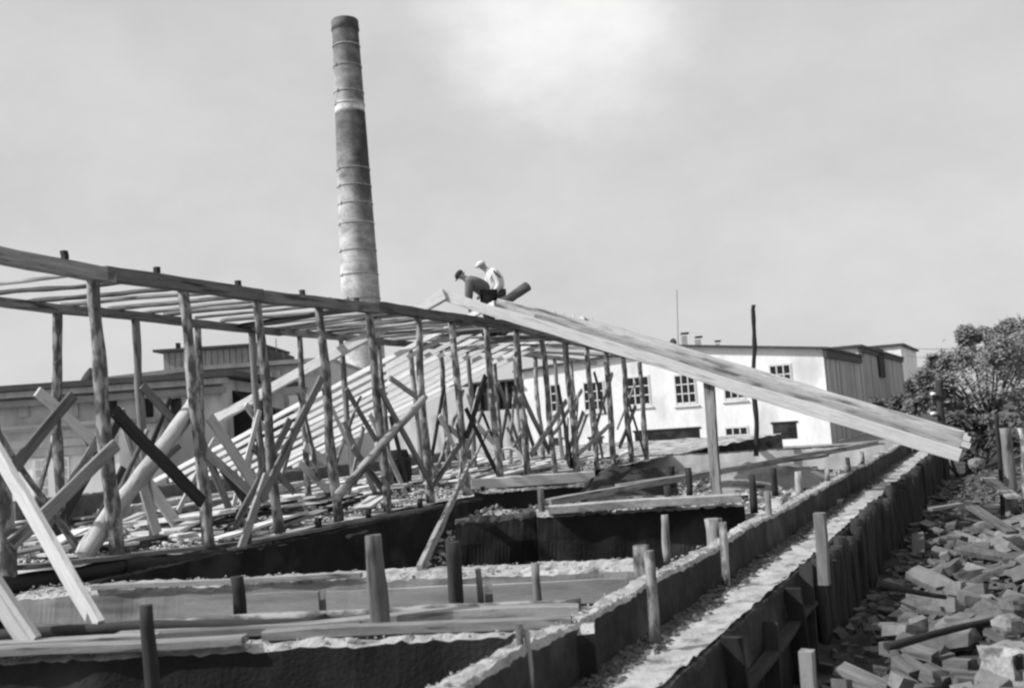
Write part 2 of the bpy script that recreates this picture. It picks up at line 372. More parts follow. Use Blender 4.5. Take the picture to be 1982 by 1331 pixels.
for i, (x0, y0) in enumerate(backx):
    tp = in_plane(x0, y0, BK, D); bs = Vector((tp.x+rnd.uniform(-.05, .12), tp.y+rnd.uniform(-.08, .02), 1.17)); BP.append((tp, bs))
    r = rnd.uniform(.06, .075)
    pole('post', bs, tp+Z*.03, r, r*.85, M['bark'] if i % 2 else M['wood'], fr)
ztop = sum(p[0].z for p in FP[1:8])/7
# plates: sawn lengths scarfed end to end, each a little out of line
def plate_run(pts, p, hgt, mt):
    Q = [in_plane(x, y, p, D) for x, y in pts]
    for i in range(len(Q)-1):
        a_, b_ = Q[i], Q[i+1]; e = (b_-a_).normalized()*.10
        off = Z*(.012 if i % 2 else -.006)
        plank('plate', a_-e*.3+off, b_+e*(.3 if i % 2 else .9)+off+C*.01*(i % 2), .14, hgt, M[mt[i % len(mt)]], fr)
    return Q
plate_run([(-80, 478), (205, 532), (500, 573), (730, 596), (1000, 633), (1120, 662), (1258, 700)], FR+C*.02, .17, ['wood', 'grey'])
plate_run([(-60, 578), (165, 602), (360, 624), (540, 642), (720, 659), (900, 675), (1010, 684), (1150, 702)], BK, .13, ['wood', 'grey', 'grey'])
# ties across, laid on both plates
sF = [us(p[0])[1] for p in FP]
for i in range(1, len(FP)-1):
    for f_ in (.0, .5):
        s_ = sF[i]*(1-f_)+sF[i+1]*f_ + .22
        zt = FP[i][0].z*(1-f_)+FP[i+1][0].z*f_
        if f_ and i > 8 and i % 2: continue
        r = rnd.uniform(.028, .042); j = min(range(len(BP)), key=lambda q: abs(us(BP[q][0])[1]-s_)); zb_ = BP[j][0].z
        pole('tie', W(UB-.22, s_+rnd.uniform(-.15, .15), zb_+.13+r), W(UF+.06, s_, zt+.10), r, r*.8, M['barkl' if rnd.random() < .25 else 'grey'], fr, sides=8, wob=.006)
# loose boards lying over the ties towards the gable
for i in range(16):
    s_ = sF[5]+i*.62; zt = 4.5
    plank('tie_board', W(UB-.3+rnd.uniform(0, .4), s_+rnd.uniform(-.4, .4), ztop+.13+.01*i), W(UF-.1-rnd.uniform(0, .6), s_+rnd.uniform(.0, .8), ztop+.15+.01*i), rnd.uniform(.12, .2), .04, M[rnd.choice(['grey', 'dark', 'dark', 'wood'])], fr)
# pegs standing on the front plate
for x, y in ((124, 500), (304, 530), (461, 555), (585, 572), (690, 587), (780, 600), (857, 612)):
    p = in_plane(x, y, FR+C*.02, D); plank('peg', p-Z*.05, p+Z*.085, .07, .06, M['dark'], fr, upv=D)
# braces, on the front row, on the back row or in between
def bz(px0, py0, px1, py1, off, wd, kind, mm, th=.045):
    p = FR + C*off
    a_, b_ = in_plane(px0, py0, p, D), in_plane(px1, py1, p, D)
    if kind == 'log': pole('brace', b_, a_, wd*.55, wd*.45, M[mm], fr)
    else: plank('brace', a_, b_, th, wd, M[mm], fr, upv=Z.cross(C) if abs((b_-a_).normalized().z) > .98 else Z)
br = [(142, 765, 28, 905, .13, .12, 'p', 'grey'), (72, 757, 215, 885, -3.0, .15, 'p', 'fresh'), (225, 860, 22, 1052, .14, .14, 'p', 'wood'),
 (378, 775, 165, 1078, -.2, .21, 'log', 'barkl'), (222, 795, 392, 972, .14, .15, 'p', 'dark'), (622, 731, 505, 968, .13, .12, 'p', 'grey'),
 (516, 918, 466, 1062, .12, .12, 'p', 'wood'), (670, 752, 728, 852, -2.95, .12, 'p', 'grey'), (822, 768, 652, 962, .14, .14, 'log', 'barkl'),
 (735, 752, 836, 942, .12, .10, 'p', 'grey'), (940, 728, 902, 845, .12, .12, 'p', 'dark'), (887, 862, 838, 938, .12, .12, 'p', 'grey'),
 (404, 805, 505, 955, -2.3, .19, 'p', 'fresh'), (475, 782, 512, 830, -3.2, .12, 'p', 'fresh'), (392, 868, 492, 960, -1.5, .13, 'p', 'wood'),
 (283, 930, 345, 1018, -1.6, .17, 'p', 'fresh'), (281, 925, 300, 1048, -1.4, .15, 'p', 'wood'), (588, 862, 632, 893, -3.0, .15, 'p', 'fresh'),
 (580, 898, 640, 955, -2.4, .15, 'p', 'fresh'), (852, 815, 898, 850, -2.9, .15, 'p', 'wood'), (754, 731, 808, 769, -2.9, .12, 'p', 'wood'),
 (922, 821, 960, 862, -2.9, .15, 'p', 'fresh'), (931, 790, 953, 846, -2.95, .08, 'p', 'dark'), (1012, 764, 1064, 875, -.1, .13, 'p', 'grey'),
 (1096, 776, 1028, 880, .12, .12, 'p', 'wood'), (1126, 755, 1072, 838, -2.9, .13, 'p', 'wood'), (1182, 820, 1120, 878, .12, .10, 'p', 'wood'),
 (1150, 720, 1172, 800, -2.9, .12, 'p', 'dark'), (1185, 722, 1140, 870, .1, .09, 'p', 'grey'), (860, 745, 836, 880, -2.95, .09, 'p', 'dark'),
 (275, 745, 335, 812, -3.0, .14, 'p', 'grey'), (240, 905, 175, 1040, -3.0, .13, 'p', 'dark'), (700, 900, 738, 940, -2.6, .2, 'p', 'fresh'),
 (1080, 745, 1108, 905, -.1, .10, 'p', 'dark'), (1215, 770, 1248, 880, -.05, .08, 'p', 'grey'), (1230, 740, 1195, 830, -2.9, .09, 'p', 'wood'),
 (965, 740, 1012, 880, -2.9, .1, 'p', 'wood'), (430, 905, 480, 975, -2.4, .15, 'p', 'dark'), (540, 880, 500, 940, -3.0, .1, 'p', 'grey')]
for q in br: bz(*q)
rb = random.Random(21)
for i in range(46):
    n_ = rb.randint(4, 14) if i < 34 else rb.randint(1, 5); off = rb.choice((-.15, -.9, -1.6, -2.3, -3.0, -3.2)) if i < 40 else -3.1
    b0 = FP[n_][1]; s0_ = us(b0)[1]+rb.uniform(-.5, .5); dz_ = rb.uniform(.9, 1.9); ds_ = rb.choice((-1, 1))*rb.uniform(.5, 1.3)
    z0_ = rb.uniform(0, .5); p_, q_ = W(UF+off, s0_, 1.2+z0_), W(UF+off+rb.uniform(-.3, .3), s0_+ds_, 1.2+z0_+dz_)
    mm_ = rb.choice(('wood', 'grey', 'dark', 'fresh', 'grey'))
    if rb.random() < .3: pole('brace', p_, q_, .045, .03, M['bark'], fr, sides=7)
    else: plank('brace', p_, q_, .035, rb.uniform(.08, .14), M[mm_], fr)
# sill logs on the dark wall with stubs
S = [(-40, 1134), (235, 1093), (430, 1070), (655, 1034), (840, 1000), (960, 972), (1035, 950)]
Q = [in_plane(x, y, FR+C*.04, D) for x, y in S]
for i in range(len(Q)-1):
    pole('sill_log', Q[i]-Z*.03, Q[i+1]-Z*.01, .10, .09, M[['dark', 'dark', 'grey', 'grey', 'wood', 'grey'][i]], fr)
for i in range(2, 10):
    p = FP[i][1] + D*rnd.uniform(.3, .9) + C*.09; plank('stub', p-Z*.08, p+Z*.12, .07, .07, M['dark'], fr, upv=D)
plank('sill_plank', in_plane(40, 1098, FR+C*.1, D), in_plane(470, 1050, FR-C*.15, D), .2, .05, M['wood'], fr)
plank('sill_plank', in_plane(480, 1050, FR+C*.1, D), in_plane(850, 978, FR+C*.05, D), .16, .05, M['wood'], fr)
# rafters: pairs along the ridge
AP = at_Y(862, 570, 19.0); PLN = AP
LE = in_plane(408, 815, AP, C); LL = in_plane(165, 948, AP, C); RE = in_plane(1858, 882, AP, C)
def rafter_pair(ds, left, right, wd=.16, th=.1, mL='fresh', mR='fresh', dz=0):
    off = D*ds + Z*dz
    if left is not None:
        plank('rafter', AP+off, left+off, th, wd, M[mL], fr, upv=Z, wob=.008)
    if right is not None:
        plank('rafter', AP+off+C*-.1+Z*.01+D*.07, right+off+D*.07, th, wd, M[mR], fr, upv=Z, wob=.008)
rafter_pair(0, LE, RE, wd=.20, th=.12)
for i in range(10):
    rafter_pair(2.1+i*.62, LL+C*rnd.uniform(-.15, .15), RE+C*rnd.uniform(-.2, .1) if i in (0, 1, 3, 5, 8) else None, wd=.105, th=.04 if i else .1, mL='bright', mR='fresh' if i else 'barkl', dz=rnd.uniform(-.008, .008))
# second log lying on the slope beside the first rafter
a_ = in_plane(965, 592, AP+D*1.1, C); b_ = in_plane(1862, 851, AP+D*1.1, C)
plank('rafter', a_, b_, .26, .3, M['barkl'], fr, wob=.012, knots=.1)
for ds in (.45, .8):
    a_ = in_plane(1010+ds*60, 613+ds*10, AP+D*ds, C); b_ = in_plane(1857, 870-ds*8, AP+D*ds, C)
    plank('rafter', a_, b_, .2, .2, M['wood' if ds < .5 else 'barkl'], fr, wob=.012)
# prop under the rafters
p = in_plane(1372, 735, AP+D*.2, C); b_ = in_plane(1387, 948, AP+D*.2, C)
print('PROP base z', b_.z, 'rafter end', us(RE), 'RE z', RE.z, 'LL', LL, 'UF', UF, 'ztop', ztop, 'AP', AP)
b_.z = pit(*us(b_))-.05
lab(plank('prop', b_, p, .1, .17, M['wood'], upv=C), 'square upright prop carrying the long rafters before the white building', 'prop')
# log end sticking up beyond the ridge
lab(pole('loose_log', at_Y(962, 592, 20.3), at_Y(1022, 554, 20.6), .1, .105, M['grey'], sides=12), 'short thick log sticking up beside the two workmen', 'log')

# big light planks leaning at the left
for c0, c1, wd, lb in (((-30, 830, 8.2), (192, 1215, 6.9), .14, 'long bright plank leaning steeply across the left end of the frame'),
                       ((-60, 1060, 6.8), (62, 1246, 6.6), .17, 'bright plank cut by the left edge, leaning on the nearest cross wall')):
    lab(plank('leaning_plank', at_Y(*c0), at_Y(*c1), .05, wd, M['fresh'], upv=Z), lb, 'plank')
lab(plank('leaning_plank', in_plane(908, 898, FR+C*.2, D), at_Y(812, 1104, 9.15), .05, .11, M['wood'], upv=Z), 'pale plank leaning from the frame down to the second cross wall', 'plank')
# thick pale beam beyond the frame
lab(plank('beam', at_Y(912, 937, 19.5), at_Y(1150, 921, 19.8), .2, .2, M['bright']), 'thick pale squared beam lying level right of the leaning plank', 'beam')
lab(plank('long_plank', at_Y(1060, 972, 14.5), at_Y(1695, 857, 22), .14, .10, M['wood'], wob=.006), 'very long pale plank running up from the pit towards the rafter ends', 'plank')
lab(plank('long_plank', at_Y(1195, 940, 16.5), at_Y(1600, 880, 20), .12, .06, M['wood'], wob=.006), 'shorter grey plank lying behind the very long pale plank', 'plank')
lab(plank('lying_beam', at_z(1062, 986, 1.32), at_z(1432, 962, 1.32), .28, .1, M['mortar'], wob=.006), 'pale cement covered beam on the third cross wall above the black pit', 'beam')

# ------------------------------------------------------------------ stakes
def stake(px, pt, pb, Y, wpx, mm, lb, sq=False, lean=0, ext=.12):
    a_ = at_Y(px+(pb-pt)*.07, pb, Y); b_ = at_Y(px+lean, pt, Y); r = wpx*Y/F/2
    d_ = (b_-a_).normalized(); a_ = a_ - d_*ext
    o = plank('stake', a_, b_, r*1.9, r*1.6, M[mm], upv=C, wob=.003) if sq else pole('stake', a_, b_, r*1.05, r, M[mm], sides=12, wob=.006)
    return lab(o, lb, 'stake', 'stakes driven in along the walls')
stake(722, 1035, 1236, 6.5, 33, 'grey', 'tallest thick round stake standing before the middle of the first cross wall')
stake(459, 1115, 1200, 8.5, 24, 'dark', 'dark stake before the left half of the second cross wall')
stake(876, 1048, 1188, 8.3, 28, 'dark', 'thick dark stake before the form boards, right of the tallest stake')
stake(925, 1100, 1188, 8.4, 12, 'grey', 'thin grey stake against the form boards, right of the thick dark one')
stake(1036, 1089, 1188, 8.3, 15, 'grey', 'thin dark batten stake against the form boards left of the corner stakes')
stake(283, 1170, 1330, 5.9, 25, 'dark', 'grey stake at the lower left, crossing the planks of the first wall')
stake(1004, 1206, 1300, 5.6, 15, 'bark', 'left of a pair of short stakes at the near end of the low wall')
stake(1018, 1216, 1300, 5.62, 12, 'barkl', 'right of a pair of short stakes at the near end of the low wall')
stake(1241, 1055, 1135, 7.9, 32, 'bark', 'thick pale round stake behind the low wall where the second cross wall meets it')
stake(1256, 1065, 1205, 6.6, 20, 'bark', 'slim stake leaning on the trench side of the low wall before a thick pale stake')
stake(1380, 1003, 1045, 10.4, 30, 'wood', 'short thick pale stake behind the low wall over the black pit')
stake(1398, 1010, 1105, 8.7, 14, 'bark', 'slim stake on the trench side of the low wall beside a short thick pale one')
stake(1291, 940, 992, 13.2, 13, 'dark', 'thin dark stake rising above the third cross wall')
stake(1286, 996, 1068, 12.4, 14, 'wood', 'thin stake hanging in the black pit below the third cross wall')
stake(1485, 950, 1030, 11.4, 12, 'wood', 'slim stake on the low wall at the right end of the black pit')
stake(1455, 918, 975, 13.4, 13, 'dark', 'dark stake at the right end of the third cross wall')
stake(1497, 905, 945, 16, 12, 'dark', 'dark short stake behind the third cross wall, right of the prop')
stake(1545, 912, 950, 16, 13, 'barkl', 'pale short stake behind the low wall, right of the prop')
stake(1331, 905, 945, 16.5, 12, 'dark', 'dark short stake just left of the prop')
stake(1298, 902, 930, 18.2, 14, 'dark', 'squat dark stake on the mound left of the prop')
stake(1046, 945, 990, 13.6, 12, 'grey', 'thin grey stake at the end of the sill wall')
stake(1600, 905, 925, 15.5, 9, 'bark', 'small stake on the low wall, third before the rafter ends')
stake(1640, 885, 905, 17.2, 8, 'bark', 'small stake on the low wall, second before the rafter ends')
stake(1668, 873, 890, 19.0, 8, 'bark', 'small stake on the low wall, nearest the rafter ends')
stake(1586, 992, 1104, 8.9, 25, 'wood', 'tall flat bright stake at the edge of the outer wall, first of the upright logs', sq=True)
stake(1562, 1258, 1340, 6.3, 32, 'wood', 'bright squared stake end at the bottom edge below the outer wall', sq=True)
# ------------------------------------------------------------------ crumbs and chips on the walls, fill and floors
def crumbs(name, n, pick, smin, smax, m, lb):
    vs, fs = [], []; rc = random.Random(n)
    for i in range(n):
        p = pick(rc)
        if p is None: continue
        q = Matrix.Rotation(rc.uniform(0, 6), 3, 'Z') @ Matrix.Rotation(rc.uniform(-.8, .8), 3, 'X'); sz_ = rc.uniform(smin, smax); n0 = len(vs)
        e = (sz_*rc.uniform(.6, 1.6), sz_*rc.uniform(.5, 1), sz_*rc.uniform(.3, .8))
        for v in ((1, 0, 0), (-1, 0, .2), (0, 1, 0), (0, -1, .1), (.2, 0, 1), (0, .2, -1)):
            vs.append(p + q @ Vector((v[0]*e[0]*rc.uniform(.7, 1), v[1]*e[1]*rc.uniform(.7, 1), v[2]*e[2])))
        fs += [tuple(n0+x for x in f) for f in ((0, 2, 4), (2, 1, 4), (1, 3, 4), (3, 0, 4), (2, 0, 5), (1, 2, 5), (3, 1, 5), (0, 3, 5))]
    return tag(mesh(name, vs, fs, m), lb, 'crumbs', kind='stuff')
crumbs('wall_crumbs', 1200, lambda q: W(U1-.16+q.random()*.17, 1+q.random()**1.5*28, 1.243+q.uniform(-.015, .012)), .005, .02, M['mortar'], 'crumbled masonry bits along the top of the low wall')
crumbs('fill_crumbs', 700, lambda q: (lambda u_, s_: W(u_, s_, chan(u_, s_)+.0))(U1+.2+q.random()**.7*(U2-U1-.2), 1.2+q.random()**1.5*22), .004, .014, M['mortar'], 'gravelly bits scattered over the pale fill between the walls')
crumbs('dark_crumbs', 2500, lambda q: (lambda u_, s_: W(u_, s_, chan(u_, s_)+.005))(U1+.02+q.random()*.3, 1.2+q.random()**1.5*22), .01, .045, M['litter_shade'], 'dark clods lying along the foot of the low wall')
for A_, B_, th_, nm in ((A0, A1, .7, 'nearest'), (B0, B1, .55, 'second'), (C0, C1, .9, 'third')):
    crumbs('wall_crumbs', 700, lambda q: A_.lerp(B_, q.random())+Vector((0, q.random()*th_, q.uniform(-.01, .015))), .006, .024, M['mortar'], 'crumbled masonry bits on top of the '+nm+' cross wall')
crumbs('floor_chips', 6000, lambda q: (lambda u_, s_: W(u_, s_, 1.19+q.uniform(0, .05)))(UF-.2-q.random()*7, 8+q.random()*19), .012, .055, M['fresh'], 'pale wood chips and offcuts covering the floor of the frame')
crumbs('floor_clods', 2500, lambda q: (lambda u_, s_: W(u_, s_, 1.18+q.uniform(0, .05)))(UF-.2-q.random()*7, 8+q.random()*19), .012, .06, M['litter_shade'], 'dark clods and scraps on the floor of the frame')
crumbs('yard_crumbs', 6000, lambda q: (lambda u_, s_: W(u_, s_, pit(u_, s_)+.02) if W(u_, s_, 0).y > 14.2 else None)(q.uniform(UF, U1-.2), 12+q.random()*16), .02, .10, M['pale'], 'clods and broken bits on the earth beyond the third cross wall')
# ------------------------------------------------------------------ barrel and hoop beneath the frame
bp_ = at_z(773, 948, 1.17)
ba = thing('barrel', bp_, 'black barrel standing between the posts of the frame', 'barrel')
vs, fs = [], []; NB = 20; pr = [(0, .22), (.1, .26), (.3, .3), (.45, .31), (.6, .3), (.8, .26), (.9, .22)]
for z_, r_ in pr:
    for i in range(NB): vs.append(bp_+Vector((r_*math.cos(2*PI*i/NB), r_*math.sin(2*PI*i/NB), z_)))
for j in range(len(pr)-1):
    for i in range(NB): fs.append((j*NB+i, j*NB+(i+1) % NB, (j+1)*NB+(i+1) % NB, (j+1)*NB+i))
fs += [tuple(range(NB)), tuple((len(pr)-1)*NB+i for i in range(NB))]
mesh('body', vs, fs, M['black'], ba, smooth=True)
def ring(name, c, r, rr, m, parent, nx=28, axis=Z, ny=6):
    vs, fs = [], []; q = axis.to_track_quat('Z', 'Y')
    for i in range(nx):
        a_ = 2*PI*i/nx
        for j in range(ny):
            b_ = 2*PI*j/ny; vs.append(c + q @ Vector(((r+rr*math.cos(b_))*math.cos(a_), (r+rr*math.cos(b_))*math.sin(a_), rr*math.sin(b_))))
    for i in range(nx):
        for j in range(ny): fs.append((i*ny+j, ((i+1) % nx)*ny+j, ((i+1) % nx)*ny+(j+1) % ny, i*ny+(j+1) % ny))
    return mesh(name, vs, fs, m, parent, smooth=True)
for z_, r_ in ((.2, .285), (.7, .285)): ring('hoop', bp_+Z*z_, r_, .014, M['iron'], ba)
lab(ring('wooden_hoop', at_Y(985, 897, 24), .38, .035, M['fresh'], None, axis=Vector((.3, 1, .1))), 'pale round hoop standing behind the frame above the thick beam', 'hoop')

# ------------------------------------------------------------------ boards strewn on the floor under and behind the frame
def where(s_):
    n_ = min(range(len(sF)), key=lambda q: abs(sF[q]-s_))
    return ('first', 'first', 'second', 'third', 'fourth', 'fifth', 'sixth', 'seventh', 'eighth', 'ninth', 'tenth', 'eleventh', 'twelfth', 'thirteenth', 'fourteenth', 'last')[n_]
for i in range(215):
    t = rnd.random()**1.2; s_ = 8.6+t*18; beyond = rnd.random() < .45
    u_ = UB-.3-rnd.random()*3.5 if beyond else UF-.5-rnd.random()*2.4
    along = rnd.random() < .45; a_ = rnd.uniform(-.35, .35)+(0 if along else PI/2); ln = rnd.uniform(.5, 2.6)
    c_ = W(u_, s_, 1.22+rnd.uniform(0, .16)); dv = (D*math.cos(a_)+C*math.sin(a_))*ln/2
    if us(c_+dv)[0] > UF-.25 or us(c_-dv)[0] > UF-.25: c_ -= C*ln*.5
    mm = rnd.choice(['bright', 'bright', 'fresh', 'fresh', 'wood', 'dark'])
    o = plank('loose_board', c_-dv, c_+dv+Z*rnd.uniform(-.02, .2), rnd.uniform(.18, .38), .035, M[mm])
    lab(o, f"{'short' if ln < 1.2 else 'long' if ln > 2 else 'medium'} {dict(bright='white', fresh='pale', wood='grey', dark='dark')[mm]} board lying {'along' if along else 'across'} the floor {'behind the frame' if beyond else 'inside the frame'} near the {where(s_)} front post", 'board', 'loose boards strewn under the roof frame')
# low kerb wall; dark wall added behind it as the shaded gap
lab(rough_wall('low_back_wall', W(UB-1.6, 12, 0), W(UB-1.6, 25, 0), .25, 1.0, 1.52, M['mortar'], amp=.02), 'low pale wall running behind the back posts of the frame', 'wall')
lab(rough_wall('low_dark_wall', W(UB-2.6, 11, 0), W(UB-2.6, 27, 0), .3, 1.0, 1.75, M['litter_shade'], amp=.03), 'low dark wall added as the shaded gap behind the pale one at the back of the frame', 'wall')
for i in range(26):
    s_ = 16.5+rnd.random()*9; u_ = rnd.uniform(UF+.4, U1-1.4); a_ = rnd.uniform(-.4, .6)+PI/2; ln = rnd.uniform(.6, 2)
    c_ = W(u_, s_, pit(u_, s_)+.1+rnd.uniform(0, .1)); dv = (D*math.cos(a_)+C*math.sin(a_))*ln/2
    o = plank('loose_board', c_-dv, c_+dv+Z*rnd.uniform(-.1, .1), rnd.uniform(.1, .2), .04, M[rnd.choice(['fresh', 'wood', 'grey', 'dark'])])
    lab(o, f"{'short' if ln < 1.2 else 'longer'} board {'left' if u_ < -4.5 else 'right'} of the prop on the earth {'just beyond the third' if s_ < 20 else 'towards the farthest'} cross wall", 'board', 'boards strewn between the far cross walls')
# earth mounds
def mound(px, py, Y, rx, ry, h, m, lb):
    c_ = at_Y(px, py, Y); n = 22; vs, fs = [], []
    for j in range(n+1):
        for i in range(n+1):
            a_, b_ = i/n*2-1, j/n*2-1; q = max(0, 1-a_*a_-b_*b_)
            vs.append(c_+Vector((a_*rx, b_*ry, h*q**.8*(1+.35*fb(a_*3+px, b_*3, 1))-.25)))
    for j in range(n):
        for i in range(n): q = j*(n+1)+i; fs.append((q, q+1, q+n+2, q+n+1))
    return tag(mesh('earth_mound', vs, fs, m, smooth=True), lb, 'mound', kind=None)
mound(1215, 940, 19.5, 1.1, .8, .62, M['darkearth'], 'dark heap of earth at the right end of the thick pale beam')
mound(1490, 915, 20, 1.3, 1.2, .45, M['earth'], 'low pale heap of earth left of the low wall near the prop')

# ------------------------------------------------------------------ rubble along the outer wall
SH = []
for i in range(18):
    rr = random.Random(i*5+2); bm = bmesh.new()
    a_, b_, c_ = ((.27, .13, .08), (.24, .12, .08), (.26, .18, .07), (.16, .13, .1), (.5, .10, .05), (.25, .12, .07), (.36, .16, .07), (.28, .11, .08), (.2, .15, .12))[i % 9]
    for q in range(5):
        v = Vector((rr.uniform(-1, 1), rr.uniform(-1, 1), rr.uniform(-1, 1)))
        v = Vector([max(-.62, min(.62, x)) for x in v]); bm.verts.new((v.x*a_*.8, v.y*b_*.8, v.z*c_*.8))
    if True:
        for x in (-1, 1):
            for y in (-1, 1):
                for z in (-1, 1): bm.verts.new((x*a_*.5*rr.uniform(.78, 1), y*b_*.5*rr.uniform(.78, 1), z*c_*.5*rr.uniform(.8, 1)))
    bmesh.ops.convex_hull(bm, input=bm.verts[:])
    for v in [v for v in bm.verts if not v.link_faces]: bm.verts.remove(v)
    bmesh.ops.recalc_face_normals(bm, faces=bm.faces)
    me = bpy.data.meshes.new('rubble'); bm.to_mesh(me); bm.free(); me.materials.append(M[('rubble', 'rubble', 'grey', 'rubble', 'litter_shade')[i % 5]]); SH.append(me)
nR = 0; placed = []
tries = 0
while nR < 295 and tries < 6000:
    tries += 1
    s_ = 5.2+rnd.random()**1.35*14; u_ = U2+.5+rnd.random()*3.7
    p = W(u_, s_, 0); d_ = p - Vector((0, 0, 0))
    if p.x/p.y > .56 or p.y < 4.8: continue
    if rnd.random() > .35+.65*min(1, (u_-U2-.3)/1.0): continue
    me = rnd.choice(SH); big = 'broken'
    o = bpy.data.objects.new('rubble_piece', me); link(o, None, Vector((p.x, p.y, heap(u_, s_)+.05+rnd.uniform(0, .14))))
    k_ = rnd.choice((.9, 1.05, 1.2, 1.45, 1.7)); o.scale = (k_, k_, k_)
    o.rotation_euler = (rnd.uniform(-.5, .5), rnd.uniform(-.4, .4), rnd.choice((rnd.gauss(2.2, .35), rnd.uniform(0, 6.3))))
    du = u_-U2; L_ = me.materials[0].name
    lab(o, f"{'large' if k_ > 1.4 else 'small' if k_ < 1.1 else 'medium'} {'dark' if 'dark' in L_ else 'grey wooden' if 'wood' in L_ else 'masonry'} piece {'close to' if du < 1.4 else 'near' if du < 2.5 else 'far from'} the outer wall, {'at the near end' if s_ < 8.5 else 'in the near half' if s_ < 12 else 'in the far half' if s_ < 15.5 else 'at the far end'}", 'rubble', 'broken pieces heaped beside the outer wall'); nR += 1
vs, fs = [], []
for i in range(7000):
    s_ = 5+rnd.random()*24; u_ = U2+.25+rnd.random()*9
    p = W(u_, s_, heap(u_, s_)+rnd.uniform(-.02, .07))
    if p.x/p.y > .62: continue
    q = Matrix.Rotation(rnd.uniform(0, 6), 3, 'Z') @ Matrix.Rotation(rnd.uniform(-.6, .6), 3, 'X')
    sx, sy, sz = rnd.uniform(.04, .17), rnd.uniform(.03, .09), rnd.uniform(.02, .06); n0 = len(vs)
    for i_ in (-1, 1):
        for j_ in (-1, 1):
            for k_ in (-1, 1): vs.append(p + q @ Vector((i_*sx*rnd.uniform(.7, 1)/1.4, j_*sy*rnd.uniform(.6, 1)/1.4, k_*sz/1.4)))
    fs += [tuple(n0+x for x in f) for f in ((0, 1, 3, 2), (4, 6, 7, 5), (0, 4, 5, 1), (2, 3, 7, 6), (0, 2, 6, 4), (1, 5, 7, 3))]
o = mesh('rubble_litter', vs, fs, M['litter_shade']); tag(o, 'small broken bits covering the heap at the right', 'rubble', kind='stuff')
# long things lying on the heap
def onheap(px0, py0, px1, py1, Y0, Y1, r, mm, lb, kind='pole', wd=.1):
    a_, b_ = at_Y(px0, py0, Y0), at_Y(px1, py1, Y1)
    o = pole('loose_stick', a_, b_, r, r*.7, M[mm]) if kind == 'pole' else plank('loose_board', a_, b_, wd, .04, M[mm])
    lab(o, lb, 'stick' if kind == 'pole' else 'board')
onheap(1715, 1250, 1935, 1196, 7.4, 7.9, .032, 'dark', 'long dark stick lying across the rubble near the bottom right')
onheap(1700, 1130, 1830, 1155, 9.0, 9.2, .03, 'dark', 'shorter dark stick poking from the outer wall over the rubble')
onheap(1880, 980, 1960, 1030, 13, 12, .03, 'grey', 'pale board sloping on the far part of the rubble', 'p', .16)
onheap(1910, 925, 1962, 962, 17, 15, .03, 'wood', 'small pale plank beneath the fence posts at the right', 'p', .2)
onheap(1800, 985, 1860, 975, 13.5, 13.5, .03, 'wood', 'grey board lying flat on the far rubble near the palisade', 'p', .15)
# pale block with a dark socket at the lower right corner
cb = at_Y(1968, 1331, 6.9)
blk = thing('pale_block', cb, 'large pale stone block with a dark socket at the lower right corner', 'block')
vs, fs = [], []
bx, by = Vector((.95, .32, 0)).normalized(), Vector((-.32, .95, 0)).normalized()
def stone(c_, sx, sy, sz, m, parent, name='stone'):
    bm = bmesh.new(); bmesh.ops.create_cube(bm, size=1); bmesh.ops.subdivide_edges(bm, edges=bm.edges[:], cuts=3, use_grid_fill=True)
    out = []
    for v in bm.verts:
        q = v.co.lerp(v.co.normalized()*.56, .75 if parent is None else .25); k_ = 1+.3*noise.noise(v.co*3+c_); q = Vector((q.x*sx, q.y*sy, q.z*sz))*k_; out.append(c_+bx*q.x+by*q.y+Z*(q.z+sz/2))
    bm.verts.index_update(); f = [[v.index for v in p.verts] for p in bm.faces]; bm.free(); return mesh(name, out, f, m, parent)
stone(cb+Vector((.02, .1, -.12)), .24, .3, .36, M['rubl'], blk)
box('socket', cb+Vector((-.02, -.075, .14)), bx*.06, by*.05, Z*.1, M['black'], blk)
for px, py, Y, s_, lb in ((1950, 1200, 7.6, .2, 'pale rounded stone above the socketed block'), (1890, 893, 17, .26, 'pale lump of stone under the tree at the right'), (1965, 1165, 8.0, .24, 'small pale stone at the right edge of the rubble')):
    c_ = at_Y(px, py, Y); lab(stone(c_-Z*s_*.5, s_, s_*.8, s_*.7, M['rubble'], None, 'pale_stone'), lb, 'stone')

# ------------------------------------------------------------------ fence posts and pole at the right, wires
for px, pt, pb, Y, wpx, mm, lb in ((1945, 828, 955, 16, 22, 'grey', 'thick grey fence post under the tree, left of a thinner one'), (1975, 828, 960, 15.5, 16, 'bark', 'pale fence post at the right edge of the picture'),
                                   (1928, 800, 960, 16.5, 9, 'dark', 'thin dark fence post behind the thick grey one')):
    a_ = at_Y(px+(pb-pt)*.06, pb, Y); b_ = at_Y(px, pt, Y); r = wpx*Y/F/2
    lab(pole('fence_post', a_-Z*.5, b_, r, r*.9, M[mm], sides=10), lb, 'post')
a_ = at_Y(1822, 850, 27); up_ = thing('utility_pole', Vector((a_.x, a_.y, 0)), 'short dark pole with two white insulators before the tree', 'pole')
a_.z = 0; tp = at_Y(1817, 735, 27); pole('shaft', a_, tp, .11, .1, M['dark'], up_)
for py in (762, 800):
    c_ = at_Y(1806, py, 26.9); ring('insulator', c_, .035, .045, M['china'], up_, nx=12)
    plank('bracket', c_-Vector((0, 0, .06)), at_Y(1819, py+4, 27), .05, .05, M['iron'], up_)
a_ = at_Y(1462, 862, 28.5); b_ = at_Y(1459, 590, 28.5)
lab(pole('tall_pole', a_-Z*.3, b_, .075, .06, M['dark'], wob=.02), 'tall thin dark pole standing before the white building', 'pole')
